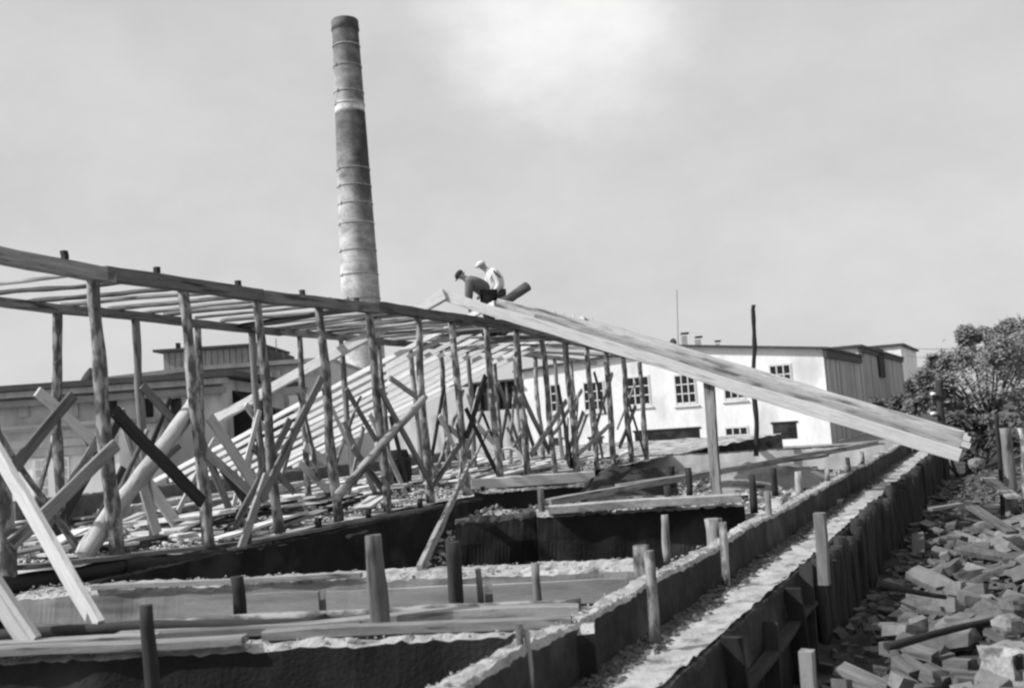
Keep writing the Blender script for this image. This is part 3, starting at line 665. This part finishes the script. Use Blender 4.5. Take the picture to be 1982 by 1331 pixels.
def wire(px0, py0, Y0, px1, py1, Y1, sag, lb):
    a_, b_ = at_Y(px0, py0, Y0), at_Y(px1, py1, Y1); n = 16; pts = [a_.lerp(b_, i/n)-Z*sag*4*(i/n)*(1-i/n) for i in range(n+1)]
    vs, fs = [], []
    for p in pts:
        for j in range(4): vs.append(p+Vector((0, .02*math.cos(j*PI/2), .02*math.sin(j*PI/2))))
    for i in range(n):
        for j in range(4): fs.append((i*4+j, i*4+(j+1) % 4, i*4+4+(j+1) % 4, i*4+4+j))
    lab(mesh('overhead_wire', vs, fs, M['iron']), lb, 'wire')
wire(1752, 672, 104, 2100, 648, 30, .3, 'upper thin overhead wire from the far building towards the tree')
wire(1752, 688, 104, 2100, 676, 30, .3, 'lower thin overhead wire from the far building towards the tree')

# ------------------------------------------------------------------ chimney
CYD = 78.0
cb_ = at_Y(702, 640, CYD); cb_.z = 0; ct = at_Y(654.5, 40, CYD); H = ct.z
print('chimney H', H, cb_, ct)
ch = thing('factory_chimney', cb_, 'tall tapering round factory chimney with iron bands and a pale ring near the top', 'chimney')
def lathe(name, c, prof, m, parent, n=40, sm=True):
    vs, fs = [], []
    for z_, r_ in prof:
        for i in range(n): vs.append(c+Vector((r_*math.cos(2*PI*i/n), r_*math.sin(2*PI*i/n), z_)))
    for j in range(len(prof)-1):
        for i in range(n): fs.append((j*n+i, j*n+(i+1) % n, (j+1)*n+(i+1) % n, (j+1)*n+i))
    return mesh(name, vs, fs, m, parent, smooth=sm, origin=c)
rT = 25.5*CYD/F; rB = 37.5*CYD/F; z580 = at_Y(697, 580, CYD).z
def rz(z_): return rT + (rB-rT)*(H-z_)/(H-z580)
pr = [(z_, rz(z_)) for z_ in [H*i/24 for i in range(24)]] + [(H-.9, rz(H-.9))]
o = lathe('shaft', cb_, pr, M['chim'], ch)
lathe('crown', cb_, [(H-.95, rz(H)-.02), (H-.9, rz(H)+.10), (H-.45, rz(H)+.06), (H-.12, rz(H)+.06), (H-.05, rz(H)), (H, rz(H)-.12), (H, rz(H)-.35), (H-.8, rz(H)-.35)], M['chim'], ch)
for py in (92, 132, 182, 205, 330, 363, 397, 435, 487, 533, 580):
    z_ = at_Y(655+py*.08, py, CYD).z; r_ = rz(z_)
    lathe('iron_band', cb_, [(z_-.035, r_+.004), (z_-.035, r_+.05), (z_+.045, r_+.05), (z_+.045, r_+.004)], M['boards'], ch)
    an = rnd.uniform(-2.6, -2.1); c_ = cb_+Vector(((r_+.07)*math.cos(an), (r_+.07)*math.sin(an), z_-.13)); box('clamp', c_, Vector((.16, 0, 0)), Vector((0, .12, 0)), Z*.26, M['iron'], ch)

# ------------------------------------------------------------------ white building in three steps
c1 = at_Y(1602, 775, 58); c1.z = 0
uc, s1 = us(c1)
def facade_pt(px, py, s_plane):
    return in_plane(px, py, W(0, s_plane, 0), C)
wb = thing('white_building', c1, 'long white plastered building with small paned windows and stepped roofs', 'building')
def poly_wall(name, pts, depth, m, parent, dirn=D):
    n = len(pts); vs = [Vector(p) for p in pts]+[Vector(p)+dirn*depth for p in pts]
    fs = [tuple(range(n)), tuple(range(2*n-1, n-1, -1))]+[(i, (i+1) % n, n+(i+1) % n, n+i) for i in range(n)]
    return mesh(name, vs, fs, m, parent)
pL = facade_pt(1012, 719, s1); pA = facade_pt(1305, 671, s1); pR = facade_pt(1600, 675, s1)
pR = Vector((c1.x, c1.y, pR.z)); print('eaves', pL.z, pA.z, pR.z, us(pL), us(pA))
s2 = s1+16.0; s3 = s2+34
gL = Vector((pL.x, pL.y, -.05)); gR = Vector((c1.x, c1.y, -.05))
poly_wall('facade', [gL, gR, pR, pA, pL], 15.95, M['plaster'], wb)
def slab(name, a, b, over, depth, th, m, back=.4):
    e = (b-a).normalized()*over[1]; e0 = (b-a).normalized()*over[0]
    p, q = a-e0-D*back, b+e-D*back
    poly_wall(name, [p+Z*.01, q+Z*.01, q+Z*(th+.01), p+Z*(th+.01)], depth, m, wb)
slab('roof', pL, pA, (.6, .0), 16.2, .13, M['roof']); slab('roof', pA, pR, (.0, .35), 16.2, .13, M['roof'])
# timber-clad ends receding
def clad(s0, s1_, z0, z1, u_, m, n, parent):
    for i in range(n):
        a_, b_ = s0+(s1_-s0)*i/n, s0+(s1_-s0)*(i+1)/n-.04
        box('cladding_board', W(u_+.01, a_, z0+rnd.uniform(0, .1)), D*(b_-a_), C*(.05+rnd.uniform(0, .03)), Z*(z1-z0-.1), m, parent)
clad(s1+.15, s2-.1, 0, pR.z-.55, uc, M['boards'], 38, wb)
box('fascia', W(uc+.02, s1-.3, pR.z-.5), D*16.1, C*.22, Z*.5, M['roof'], wb)
z2 = facade_pt(1672, 671, s2).z; z3 = facade_pt(1750, 668, s3).z
print('z2,z3', z2, z3)
l2 = W(uc-14, s2+.02, 0); r2 = W(uc+.0, s2+.02, 0)
poly_wall('facade', [l2, r2, r2+Z*z2, l2+Z*z2], 33.9, M['plaster'], wb)
box('roof', W(uc-14.3, s2-.3, z2+.01), C*14.6, D*34.3, Z*.18, M['roof'], wb)
clad(s2+.1, s3-.1, 0, z2-.35, uc, M['boards'], 60, wb)
box('fascia', W(uc+.02, s2-.2, z2-.33), D*34, C*.2, Z*.33, M['roof'], wb)
l3 = W(uc-12, s3+.02, 0); r3 = W(uc+.05, s3+.02, 0)
poly_wall('facade', [l3, r3, r3+Z*z3, l3+Z*z3], 20, M['plaster'], wb)
box('roof', W(uc-12.3, s3-.3, z3+.01), C*12.7, D*20.6, Z*.22, M['roof'], wb)
pp = in_plane(1705, 705, W(uc+.1, 0, 0), D); box('loading_door', pp-Z*1.1+D*-2.2, D*4.2, C*.12, Z*2.4, M['black'], wb)
# windows
def window(px0, py0, px1, py1, cols, rows, dark=False, sill=True):
    a_, b_ = facade_pt(px0, py0, s1), facade_pt(px1, py1, s1)
    w_ = (us(b_)[0]-us(a_)[0]); h_ = a_.z-b_.z; u_ = us(a_)[0]; zb = b_.z
    P = lambda du, dz, out=0: W(u_+du, s1-out, zb+dz)
    if dark:
        f_ = box('opening', P(0, 0, .015), C*w_, D*.01, Z*h_, M['black'], wb)
        box('lintel', P(-.1, h_, .05), C*(w_+.2), D*.045, Z*.1, M['dark'], f_); return
    f_ = box('window', P(-.06, -.06, .03), C*(w_+.12), D*.028, Z*(h_+.12), M['frame'], wb)
    t_ = .075; cw = (w_-t_*(cols+1))/cols; rh = (h_-t_*(rows+1))/rows
    for i in range(cols):
        for j in range(rows):
            box('pane', P(t_+i*(cw+t_), t_+j*(rh+t_), .036), C*cw, D*.004, Z*rh, M['glass'], f_)
    for i in range(cols+1): box('mullion', P(i*(cw+t_)+.005, 0, .06), C*(t_-.01), D*.02, Z*h_, M['frame'], f_)
    if sill: box('sill', P(-.15, -.2, .14), C*(w_+.3), D*.12, Z*.09, M['plaster'], f_)
for q in ((1304, 726, 1349, 779, 3, 3), (1488, 707, 1535, 760, 3, 3), (1212, 730, 1260, 782, 3, 3), (1128, 740, 1172, 792, 3, 3), (1064, 744, 1084, 796, 1, 3), (1398, 720, 1443, 770, 3, 3), (1403, 827, 1450, 856, 3, 2)): window(*q)
window(1228, 836, 1357, 868, 1, 1, True); window(1495, 820, 1544, 848, 1, 1, True); window(1070, 850, 1090, 872, 1, 1, True); window(1140, 848, 1168, 872, 1, 1, True)
# lean-to against the left end
a_ = facade_pt(880, 800, s1); b_ = facade_pt(1008, 790, s1)
lt = thing('lean_to_shed', Vector((a_.x, a_.y, 0)), 'low pale shed with a dark open loft at the left end of the white building', 'shed')
w_ = us(b_)[0]-us(a_)[0]
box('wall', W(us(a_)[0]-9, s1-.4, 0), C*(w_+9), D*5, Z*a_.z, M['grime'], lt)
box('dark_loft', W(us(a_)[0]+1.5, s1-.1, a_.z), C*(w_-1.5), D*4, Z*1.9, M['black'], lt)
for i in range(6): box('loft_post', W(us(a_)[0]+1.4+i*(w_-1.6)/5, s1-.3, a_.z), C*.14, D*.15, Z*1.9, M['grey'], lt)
box('roof', W(us(a_)[0]-.3, s1-.6, a_.z+1.9), C*(w_+.2), D*5, Z*.14, M['roof'], lt)
# roof vents and mast
for px, pt, pb, wp, lb in ((1325, 643, 668, 11, 'tallest roof vent chimney, left of three on the white building'), (1352, 650, 670, 10, 'middle roof vent chimney of three on the white building'), (1389, 658, 671, 8, 'small right roof vent chimney of three on the white building')):
    t_, b_ = at_Y(px, pt, 66), at_Y(px, pb+5, 66); r = wp*66/F/2
    v_ = thing('roof_vent', b_, lb, 'vent', 'roof vents on the white building')
    box('stack', b_-Vector((r, r, .3)), Vector((2*r, 0, 0)), Vector((0, 2*r, 0)), Z*(t_.z-b_.z+.05), M['brick'], v_)
    box('cap', Vector((t_.x-r*1.3, t_.y-r*1.3, t_.z-.14)), Vector((2.6*r, 0, 0)), Vector((0, 2.6*r, 0)), Z*.12, M['roof'], v_)
t_, b_ = at_Y(1310, 560, 66), at_Y(1313, 675, 66); lab(pole('roof_mast', b_, t_, .03, .02, M['grey'], wob=0), 'thin mast rising from the roof beside the vents', 'mast')
lab(ring('ventilator_cowl', at_Y(1303, 664, 65), .2, .14, M['iron'], None, nx=16, axis=Vector((1, .3, 0))), 'small dark round cowl left of the roof vents', 'vent')

# ------------------------------------------------------------------ buildings at the left
def fY(px, py, Y): return at_Y(px, py, Y)
YA = 34.0
lb_ = thing('flat_roofed_building', fY(200, 960, YA), 'low grey building with a dark flat roof seen through the left posts', 'building')
a_, b_ = fY(-120, 742, YA), fY(438, 748, YA); zt = (a_.z+b_.z)/2
XL, XR = fY(-120, 800, YA).x, fY(432, 800, YA).x
box('wall', Vector((XL, YA, 1.0)), Vector((XR-XL, 0, 0)), Vector((0, 9, 0)), Z*(zt-1.0-.1), M['grime'], lb_)
box('roof', Vector((XL-.3, YA-.7, zt-.08)), Vector((XR-XL+.9, 0, 0)), Vector((0, 10, 0)), Z*.2, M['roof'], lb_)
box('cornice', Vector((XL-.1, YA-.3, zt-.62)), Vector((XR-XL+.25, 0, 0)), Vector((0, .29, 0)), Z*.22, M['roofg'], lb_)
box('cornice', Vector((XL-.1, YA-.45, zt-.3)), Vector((XR-XL+.35, 0, 0)), Vector((0, .44, 0)), Z*.2, M['boards'], lb_)
for px in (35, 130, 205, 275, 330): 
    p0, p1 = fY(px, 772, YA-.03), fY(px+22, 806, YA-.03)
    f_ = box('window', Vector((p0.x, YA-.05, p1.z)), Vector((p1.x-p0.x, 0, 0)), Vector((0, .04, 0)), Z*(p0.z-p1.z), M['boards' if px < 200 else 'black'], lb_)
# lower pale wing in front with a lean roof and the paned window
YW = 30.0; z_t = fY(100, 828, YW).z
XL, XR = fY(-140, 900, YW).x, fY(232, 900, YW).x
lw = thing('low_pale_wing', fY(100, 950, YW), 'low pale wing with a multi paned window behind the first posts', 'building')
box('wall', Vector((XL, YW, .9)), Vector((XR-XL, 0, 0)), Vector((0, YA-YW-.1, 0)), Z*(z_t-.9), M['plaster'], lw)
box('eave', Vector((XL-.2, YW-.35, z_t+.005)), Vector((XR-XL+.5, 0, 0)), Vector((0, YA-YW+.2, 0)), Z*.12, M['roofg'], lw)
for i in range(3): box('siding_board', Vector((XL, YW-.05-.01*i, z_t-.3-.28*i)), Vector((XR-XL, 0, 0)), Vector((0, .04, 0)), Z*.22, M['grime'], lw)
p0, p1 = fY(68, 890, YW), fY(134, 957, YW); w_ = p1.x-p0.x; h_ = p0.z-p1.z
f_ = box('window', Vector((p0.x-.05, YW-.08, p1.z-.05)), Vector((w_+.1, 0, 0)), Vector((0, .07, 0)), Z*(h_+.1), M['frame'], lw)
for i in range(5):
    for j in range(4):
        if i == 2: continue
        box('pane', Vector((p0.x+.04+i*w_/5, YW-.09, p1.z+.04+j*h_/4)), Vector((w_/5-.06, 0, 0)), Vector((0, .008, 0)), Z*(h_/4-.06), M['boards'], f_)
# dark lean-to beyond its right corner
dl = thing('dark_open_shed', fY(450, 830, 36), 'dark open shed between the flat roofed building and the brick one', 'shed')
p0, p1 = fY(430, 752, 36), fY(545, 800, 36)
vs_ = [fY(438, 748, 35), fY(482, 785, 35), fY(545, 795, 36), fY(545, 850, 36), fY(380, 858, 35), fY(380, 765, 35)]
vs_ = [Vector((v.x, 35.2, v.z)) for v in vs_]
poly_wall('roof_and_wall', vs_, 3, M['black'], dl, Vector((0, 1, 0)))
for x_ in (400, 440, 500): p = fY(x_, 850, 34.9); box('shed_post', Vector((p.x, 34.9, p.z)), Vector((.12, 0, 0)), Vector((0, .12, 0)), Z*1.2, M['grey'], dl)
# brick building with toothed cornice
YB = 44.0
bb = thing('brick_building', fY(500, 860, YB), 'pale brick building with toothed cornice and a roof monitor behind the frame', 'building')
gl, g1, g2 = fY(215, 738, YB), fY(385, 718, YB), fY(640, 700, YB)
g2b = fY(640, 860, YB); glb = fY(215, 860, YB)
q = [Vector((glb.x, YB, -.05)), Vector((g2.x, YB, -.05)), Vector((g2.x, YB, g2.z)), Vector((g1.x, YB, g1.z)), Vector((gl.x, YB, gl.z))]
poly_wall('wall', q, 12, M['brick'], bb, Vector((0, 1, 0)))
for a_, b_ in ((q[4], q[3]), (q[3], q[2])):
    poly_wall('roof', [a_+Vector((0, -.4, .01)), b_+Vector((0, -.4, .01)), b_+Vector((0, -.4, .2)), a_+Vector((0, -.4, .2))], 12.6, M['roofg'], bb, Vector((0, 1, 0)))
    n_ = int((b_-a_).length/.36)
    for i in range(n_):
        p = a_.lerp(b_, (i+.5)/n_); box('cornice_tooth', Vector((p.x, YB-.12, p.z-.52)), Vector((.16, 0, 0)), Vector((0, .115, 0)), Z*.24, M['grime'], bb)
m0, m1 = fY(328, 684, 47), fY(512, 672, 47); mb0 = fY(328, 722, 47)
zr = .5
mo = poly_wall('monitor', [Vector((m0.x, 46.2, mb0.z-.3)), Vector((m1.x, 46.2, mb0.z-.3)), Vector((m1.x, 46.2, m1.z)), Vector((m0.x, 46.2, m0.z))], 5, M['boards'], bb, Vector((0, 1, 0)))
n_ = 16
for i in range(n_):
    t0 = (i+.06)/n_; x_ = m0.x+(m1.x-m0.x)*t0; box('monitor_board', Vector((x_, 46.12, mb0.z-.1)), Vector(((m1.x-m0.x)/n_*.88, 0, 0)), Vector((0, .07, 0)), Z*(m0.z-mb0.z+.05+(m1.z-m0.z)*t0), M['roofg'], mo)
poly_wall('monitor_roof', [Vector((m0.x-.4, 45.9, m0.z+.01)), Vector((m1.x+.1, 45.9, m1.z+.01)), Vector((m1.x+.1, 45.9, m1.z+.13)), Vector((m0.x-.4, 45.9, m0.z+.13))], 6, M['roof'], bb, Vector((0, 1, 0)))
e0, e1, e2 = fY(512, 671, 47), fY(530, 678, 47), fY(538, 705, 47)
poly_wall('monitor_end', [Vector((m1.x+.01, 46.1, m1.z)), Vector((e1.x, 46.1, e1.z)), Vector((e2.x, 46.1, e2.z-.4)), Vector((m1.x+.01, 46.1, e2.z-.4))], 5.2, M['roof'], bb, Vector((0, 1, 0)))
p0 = fY(343, 665, 46.5); box('stovepipe', Vector((p0.x-.08, 46.5, m0.z+.14)), Vector((.18, 0, 0)), Vector((0, .18, 0)), Z*(p0.z-m0.z-.1), M['dark'], bb)
p0, p1 = fY(520, 762, YB-.2), fY(548, 792, YB-.2); box('shutter', Vector((p0.x, YB-.06, p1.z)), Vector((p1.x-p0.x, 0, 0)), Vector((0, .05, 0)), Z*(p0.z-p1.z), M['boards'], bb)
for px, pt in ((534, 655), (548, 682)):
    a_, b_ = fY(px+2, 706, 47), fY(px, pt, 47); lab(pole('roof_rod', a_-Z*.3, b_, .03, .02, M['grey'], wob=0), 'thin rod on the brick building roof, '+('taller and nearer the monitor' if px < 540 else 'shorter and farther right'), 'rod')
# dark conical cowl on the flat roof
c_ = fY(176, 752, YA+1); lab(lathe('roof_cowl', c_, [(0, .25), (.35, .32), (.55, .2), (.75, .03)], M['roof'], None, n=14), 'dark pointed ventilator cowl on the flat roof', 'vent')

# ------------------------------------------------------------------ tree and bushes at the right
def foliage(root, blobs, n, m, sz, seed, name='crown'):
    r_ = random.Random(seed); vs, fs = [], []
    for i in range(n):
        c_, rad = r_.choice(blobs)
        while True:
            p = Vector((r_.uniform(-1, 1), r_.uniform(-1, 1), r_.uniform(-1, 1)))
            if p.length < 1: break
        p = p*(.55+.45*r_.random()) if p.length > .01 else p
        q = c_+p*rad
        if noise.noise(q*1.4) + .5*noise.noise(q*4) < -.10 + .22*max(0, (p.length-.6)): continue
        a_ = Vector((r_.uniform(-1, 1), r_.uniform(-1, 1), r_.uniform(-.6, .6))).normalized(); b_ = a_.orthogonal().normalized()
        s_ = sz*r_.uniform(.6, 1.4); n0 = len(vs)
        vs += [q-a_*s_, q+b_*s_*.45, q+a_*s_, q-b_*s_*.45]; fs.append((n0, n0+1, n0+2, n0+3))
    return mesh(name, vs, fs, m, root)
def tree(px, py_base, Y, blobs_px, n, mm, lb, seed, sz=.11, name='leafy_tree'):
    b_ = at_Y(px, py_base, Y); b_.z = 0
    t_ = thing(name, b_, lb, 'tree' if name == 'leafy_tree' else 'bush')
    blobs = []; r_ = random.Random(seed)
    for x, y, rp in blobs_px:
        c_ = at_Y(x, y, Y+r_.uniform(-1.2, 1.2)); blobs.append((c_, rp*Y/F))
    top = max(blobs, key=lambda q: q[0].z)[0]
    fork = b_.lerp(Vector((top.x, top.y, top.z)), .3)
    if name == 'leafy_tree': pole('trunk', b_-Z*.1, fork, .16, .11, M['bark2'], t_)
    for c_, rr in blobs:
        pole('branch', fork if name == 'leafy_tree' else b_+Vector((r_.uniform(-.3, .3), 0, 0)), c_+Z*rr*.5, .05, .012, M['bark2'], t_, wob=.05, sides=6)
        for k_ in range(3):
            e_ = c_+Vector((r_.uniform(-1, 1), r_.uniform(-1, 1), r_.uniform(.2, 1)))*rr*1.05
            pole('twig', c_-Z*rr*.3, e_, .02, .005, M['bark2'], t_, wob=.04, sides=5)
    foliage(t_, blobs, n, M[mm], sz, seed); return t_
tree(1900, 900, 31, [(1795, 735, 30), (1800, 780, 30), (1815, 700, 26), (1770, 790, 22), (1845, 690, 38), (1885, 740, 55), (1930, 680, 45), (1960, 730, 55), (1830, 745, 34), (1990, 690, 60), (1905, 655, 28), (2040, 720, 70), (1950, 640, 30), (1850, 790, 40), (1925, 800, 50), (1975, 790, 60), (1990, 640, 40), (1870, 650, 26)], 38000, 'leaf', 'rounded leafy tree at the right edge behind the insulator pole', 3, .065)
tree(2150, 900, 33, [(2100, 700, 90), (2200, 740, 90), (2150, 650, 70)], 7000, 'leaf', 'leafy tree just beyond the right edge of the picture', 5)
tree(1870, 900, 28, [(1850, 830, 40), (1900, 840, 45), (1950, 820, 50), (1880, 870, 35), (1990, 850, 50), (1820, 850, 25), (1790, 860, 25)], 9000, 'leafd', 'dark bush at the foot of the tree behind the fence posts', 6, .1, 'dark_bush')
tree(1740, 800, 48, [(1700, 790, 26), (1740, 785, 28), (1775, 780, 28), (1800, 770, 34), (1690, 805, 20), (1770, 745, 20), (1800, 730, 28)], 7000, 'leafd', 'dark bushes under the timber clad end of the white building', 8, .13, 'dark_bush')
tree(1880, 800, 80, [(1790, 745, 26), (1830, 700, 26), (1880, 690, 40), (1950, 680, 50), (1760, 765, 14), (2030, 690, 55)], 8000, 'leaf', 'paler far tree between the far building and the rounded tree', 9, .2)

# ------------------------------------------------------------------ the two workmen
def skin_mesh(name, pts, edges, rad, m, parent, org, lv=2):
    me = bpy.data.meshes.new(name); me.from_pydata([Vector(p)-org for p in pts], edges, []); me.materials.append(m)
    o = bpy.data.objects.new(name, me); link(o, parent, org)
    md = o.modifiers.new('skin', 'SKIN'); md.use_smooth_shade = True
    for i, r_ in enumerate(rad): me.skin_vertices[0].data[i].radius = (r_, r_) if not isinstance(r_, tuple) else r_
    me.skin_vertices[0].data[0].use_root = True
    sb = o.modifiers.new('sub', 'SUBSURF'); sb.levels = lv; sb.render_levels = lv
    return o
def person(px, py, Y, J, jacket, trousers, cap, lb):
    """J: joints in metres: x right in view, y up, z towards the camera; origin between the feet"""
    g0 = at_Y(px, py, Y); T = lambda p: g0+Vector((p[0], -p[2], p[1]))*1.1
    r_ = thing('person', g0, lb, 'person')
    k = {n: T(p) for n, p in J.items()}
    names = ['pel', 'spine', 'chest', 'neck', 'head', 'top']
    pts = [k[n] for n in names]; rad = [.13, .12, .13, .055, .085, .08]; ed = [(0, 1), (1, 2), (2, 3), (3, 4), (4, 5)]
    def limb(root, ns, rs):
        pr_ = root
        for n, q in zip(ns, rs): pts.append(k[n]); rad.append(q); ed.append((pr_, len(pts)-1)); pr_ = len(pts)-1
        return pr_
    for sd in 'ln':
        e = limb(2, ['sh'+sd, 'el'+sd, 'wr'+sd], [.055, .042, .03])
        hd = (k['wr'+sd]-k['el'+sd]).normalized(); palm = k['wr'+sd]+hd*.07; pts.append(palm); rad.append(.032); ed.append((e, len(pts)-1)); pi = len(pts)-1
        sv = hd.orthogonal().normalized()
        for i_, (o_, l_) in enumerate(((-.03, .07), (-.01, .085), (.01, .08), (.03, .06))):
            a_ = palm+sv*o_+hd*l_*.5; b_ = a_+hd*l_*.4+sv.cross(hd)*l_*.35
            pts.append(a_); rad.append(.009); ed.append((pi, len(pts)-1)); pts.append(b_); rad.append(.008); ed.append((len(pts)-2, len(pts)-1))
        a_ = palm+sv*-.045-hd*.01; pts.append(a_); rad.append(.01); ed.append((pi, len(pts)-1)); pts.append(a_+hd*.04-sv*.01); rad.append(.009); ed.append((len(pts)-2, len(pts)-1))
        limb(0, ['hip'+sd, 'kn'+sd, 'an'+sd, 'toe'+sd], [.09, .06, .042, .035])
    skin_mesh('body', pts, ed, rad, M['skin'], r_, k['pel'])
    # jacket
    P = [k['pel'].lerp(k['spine'], .1), k['spine'], k['chest'], k['chest'].lerp(k['neck'], .6)]; E = [(0, 1), (1, 2), (2, 3)]; Rr = [.20, .19, .205, .11]
    for sd in 'ln':
        for n, q in (('sh', .105), ('el', .08), ('wr', .06)):
            P.append(k[n+sd]); Rr.append(q); E.append((2 if n == 'sh' else len(P)-2, len(P)-1))
    skin_mesh('jacket', P, E, Rr, M[jacket], r_, k['spine'])
    P = [k['pel']]; E = []; Rr = [.19]
    for sd in 'ln':
        for n, q in (('hip', .14), ('kn', .10), ('an', .065)):
            P.append(k[n+sd]); Rr.append(q); E.append((0 if n == 'hip' else len(P)-2, len(P)-1))
    skin_mesh('trousers', P, E, Rr, M[trousers], r_, k['pel'])
    for sd in 'ln': skin_mesh('boot', [k['an'+sd], k['an'+sd]-Z*.06, k['toe'+sd]-Z*.02], [(0, 1), (1, 2)], [.05, .055, .045], M['trous'], r_, k['an'+sd])
    # cap with peak, nose, hair
    hd, tp_ = k['head'], k['top']; ax = (tp_-hd).normalized(); q = ax.to_track_quat('Z', 'Y')
    fw_ = T(tuple(a+b for a, b in zip(J['head'], J['face'])))-hd; fw_ = (fw_-ax*fw_.dot(ax)).normalized()
    vs, fs = [], []; n = 16
    prc = [(.02, .108), (.05, .118), (.09, .108), (.12, .06), (.125, .005)]
    for z_, rr in prc:
        for i in range(n): vs.append(hd+q @ Vector((rr*math.cos(2*PI*i/n), rr*math.sin(2*PI*i/n), z_)))
    for j in range(len(prc)-1):
        for i in range(n): fs.append((j*n+i, j*n+(i+1) % n, (j+1)*n+(i+1) % n, (j+1)*n+i))
    n0 = len(vs); sdv = ax.cross(fw_)
    for s_, f_ in ((-.08, .07), (.08, .07), (.05, .16), (-.05, .16)): vs.append(hd+ax*.03+sdv*s_+fw_*f_)
    for s_, f_ in ((-.08, .07), (.08, .07), (.05, .16), (-.05, .16)): vs.append(hd+ax*.018+sdv*s_+fw_*f_)
    fs += [tuple(n0+x for x in f) for f in ((0, 1, 2, 3), (7, 6, 5, 4), (0, 4, 5, 1), (1, 5, 6, 2), (2, 6, 7, 3), (3, 7, 4, 0))]
    mesh('cap', vs, fs, M[cap], r_, smooth=True)
    nb = hd+fw_*.085-ax*.01
    mesh('nose', [nb+sdv*.014, nb-sdv*.014, nb+ax*.03, nb+fw_*.03-ax*.01], [(0, 1, 2), (0, 3, 1), (1, 3, 2), (2, 3, 0)], M['skin'], r_)
    for sg in (-1, 1):
        ec = hd+fw_*.083+ax*.02+sdv*.03*sg; box('eye', ec, sdv*.014, fw_*.006, ax*.01, M['black'], r_)
        ec = hd+sdv*.088*sg-ax*.02; box('ear', ec, sdv*.012*sg, fw_*.03, ax*.05, M['skin'], r_)
    ec = hd+fw_*.08-ax*.045-sdv*.02; box('mouth', ec, sdv*.04, fw_*.007, ax*.008, M['trous'], r_)
    bk = hd-fw_*.03-ax*.0; skin_mesh('hair', [bk-fw_*.03, bk-fw_*.035-ax*.04], [(0, 1)], [.075, .06], M['trous'], r_, hd)
person(948, 650, 21.6, dict(pel=(.02, .84, 0), spine=(-.1, 1.0, .02), chest=(-.30, 1.12, .02), neck=(-.42, 1.20, .02), head=(-.50, 1.25, .02), top=(-.57, 1.31, .02), face=(-.5, -.6, 0),
    shn=(-.33, 1.07, .22), eln=(-.37, .84, .26), wrn=(-.36, .62, .22), shl=(-.34, 1.08, -.17), ell=(-.36, .85, -.2), wrl=(-.38, .64, -.15),
    hipn=(.03, .78, .11), knn=(-.04, .45, .13), ann=(.04, .09, .12), toen=(-.16, .05, .12), hipl=(.03, .78, -.09), knl=(.02, .45, -.1), anl=(.14, .09, -.14), toel=(-.06, .05, -.14)),
    'cloth', 'trous', 'trous', 'workman in a dark jacket and cap bending forward over the rafters')
person(962, 649, 22.7, dict(pel=(.06, .9, 0), spine=(.08, 1.1, 0), chest=(-.03, 1.32, 0), neck=(-.14, 1.42, 0), head=(-.23, 1.49, 0), top=(-.26, 1.58, 0), face=(-1, -.4, .2),
    shn=(.06, 1.30, .19), eln=(.13, 1.03, .24), wrn=(-.02, .85, .26), shl=(-.08, 1.3, -.18), ell=(-.15, 1.05, -.2), wrl=(-.3, .9, -.15),
    hipn=(.07, .84, .09), knn=(.04, .45, .1), ann=(.08, .09, .1), toen=(-.12, .05, .1), hipl=(.07, .84, -.09), knl=(.12, .45, -.1), anl=(.2, .09, -.1), toel=(0, .05, -.1)),
    'white', 'grey', 'white', 'workman in a pale shirt and light peaked cap stooping behind the other')
# two bearer boards under the workmen's feet
lab(plank('walk_board', W(UB-.3, us(at_Y(941, 652, 21.6))[1]-.2, ztop+.12), W(UF+.1, us(at_Y(941, 652, 21.6))[1]+.05, ztop+.16), .35, .05, M['fresh']), 'pale board across the plates that the workmen stand on', 'board')
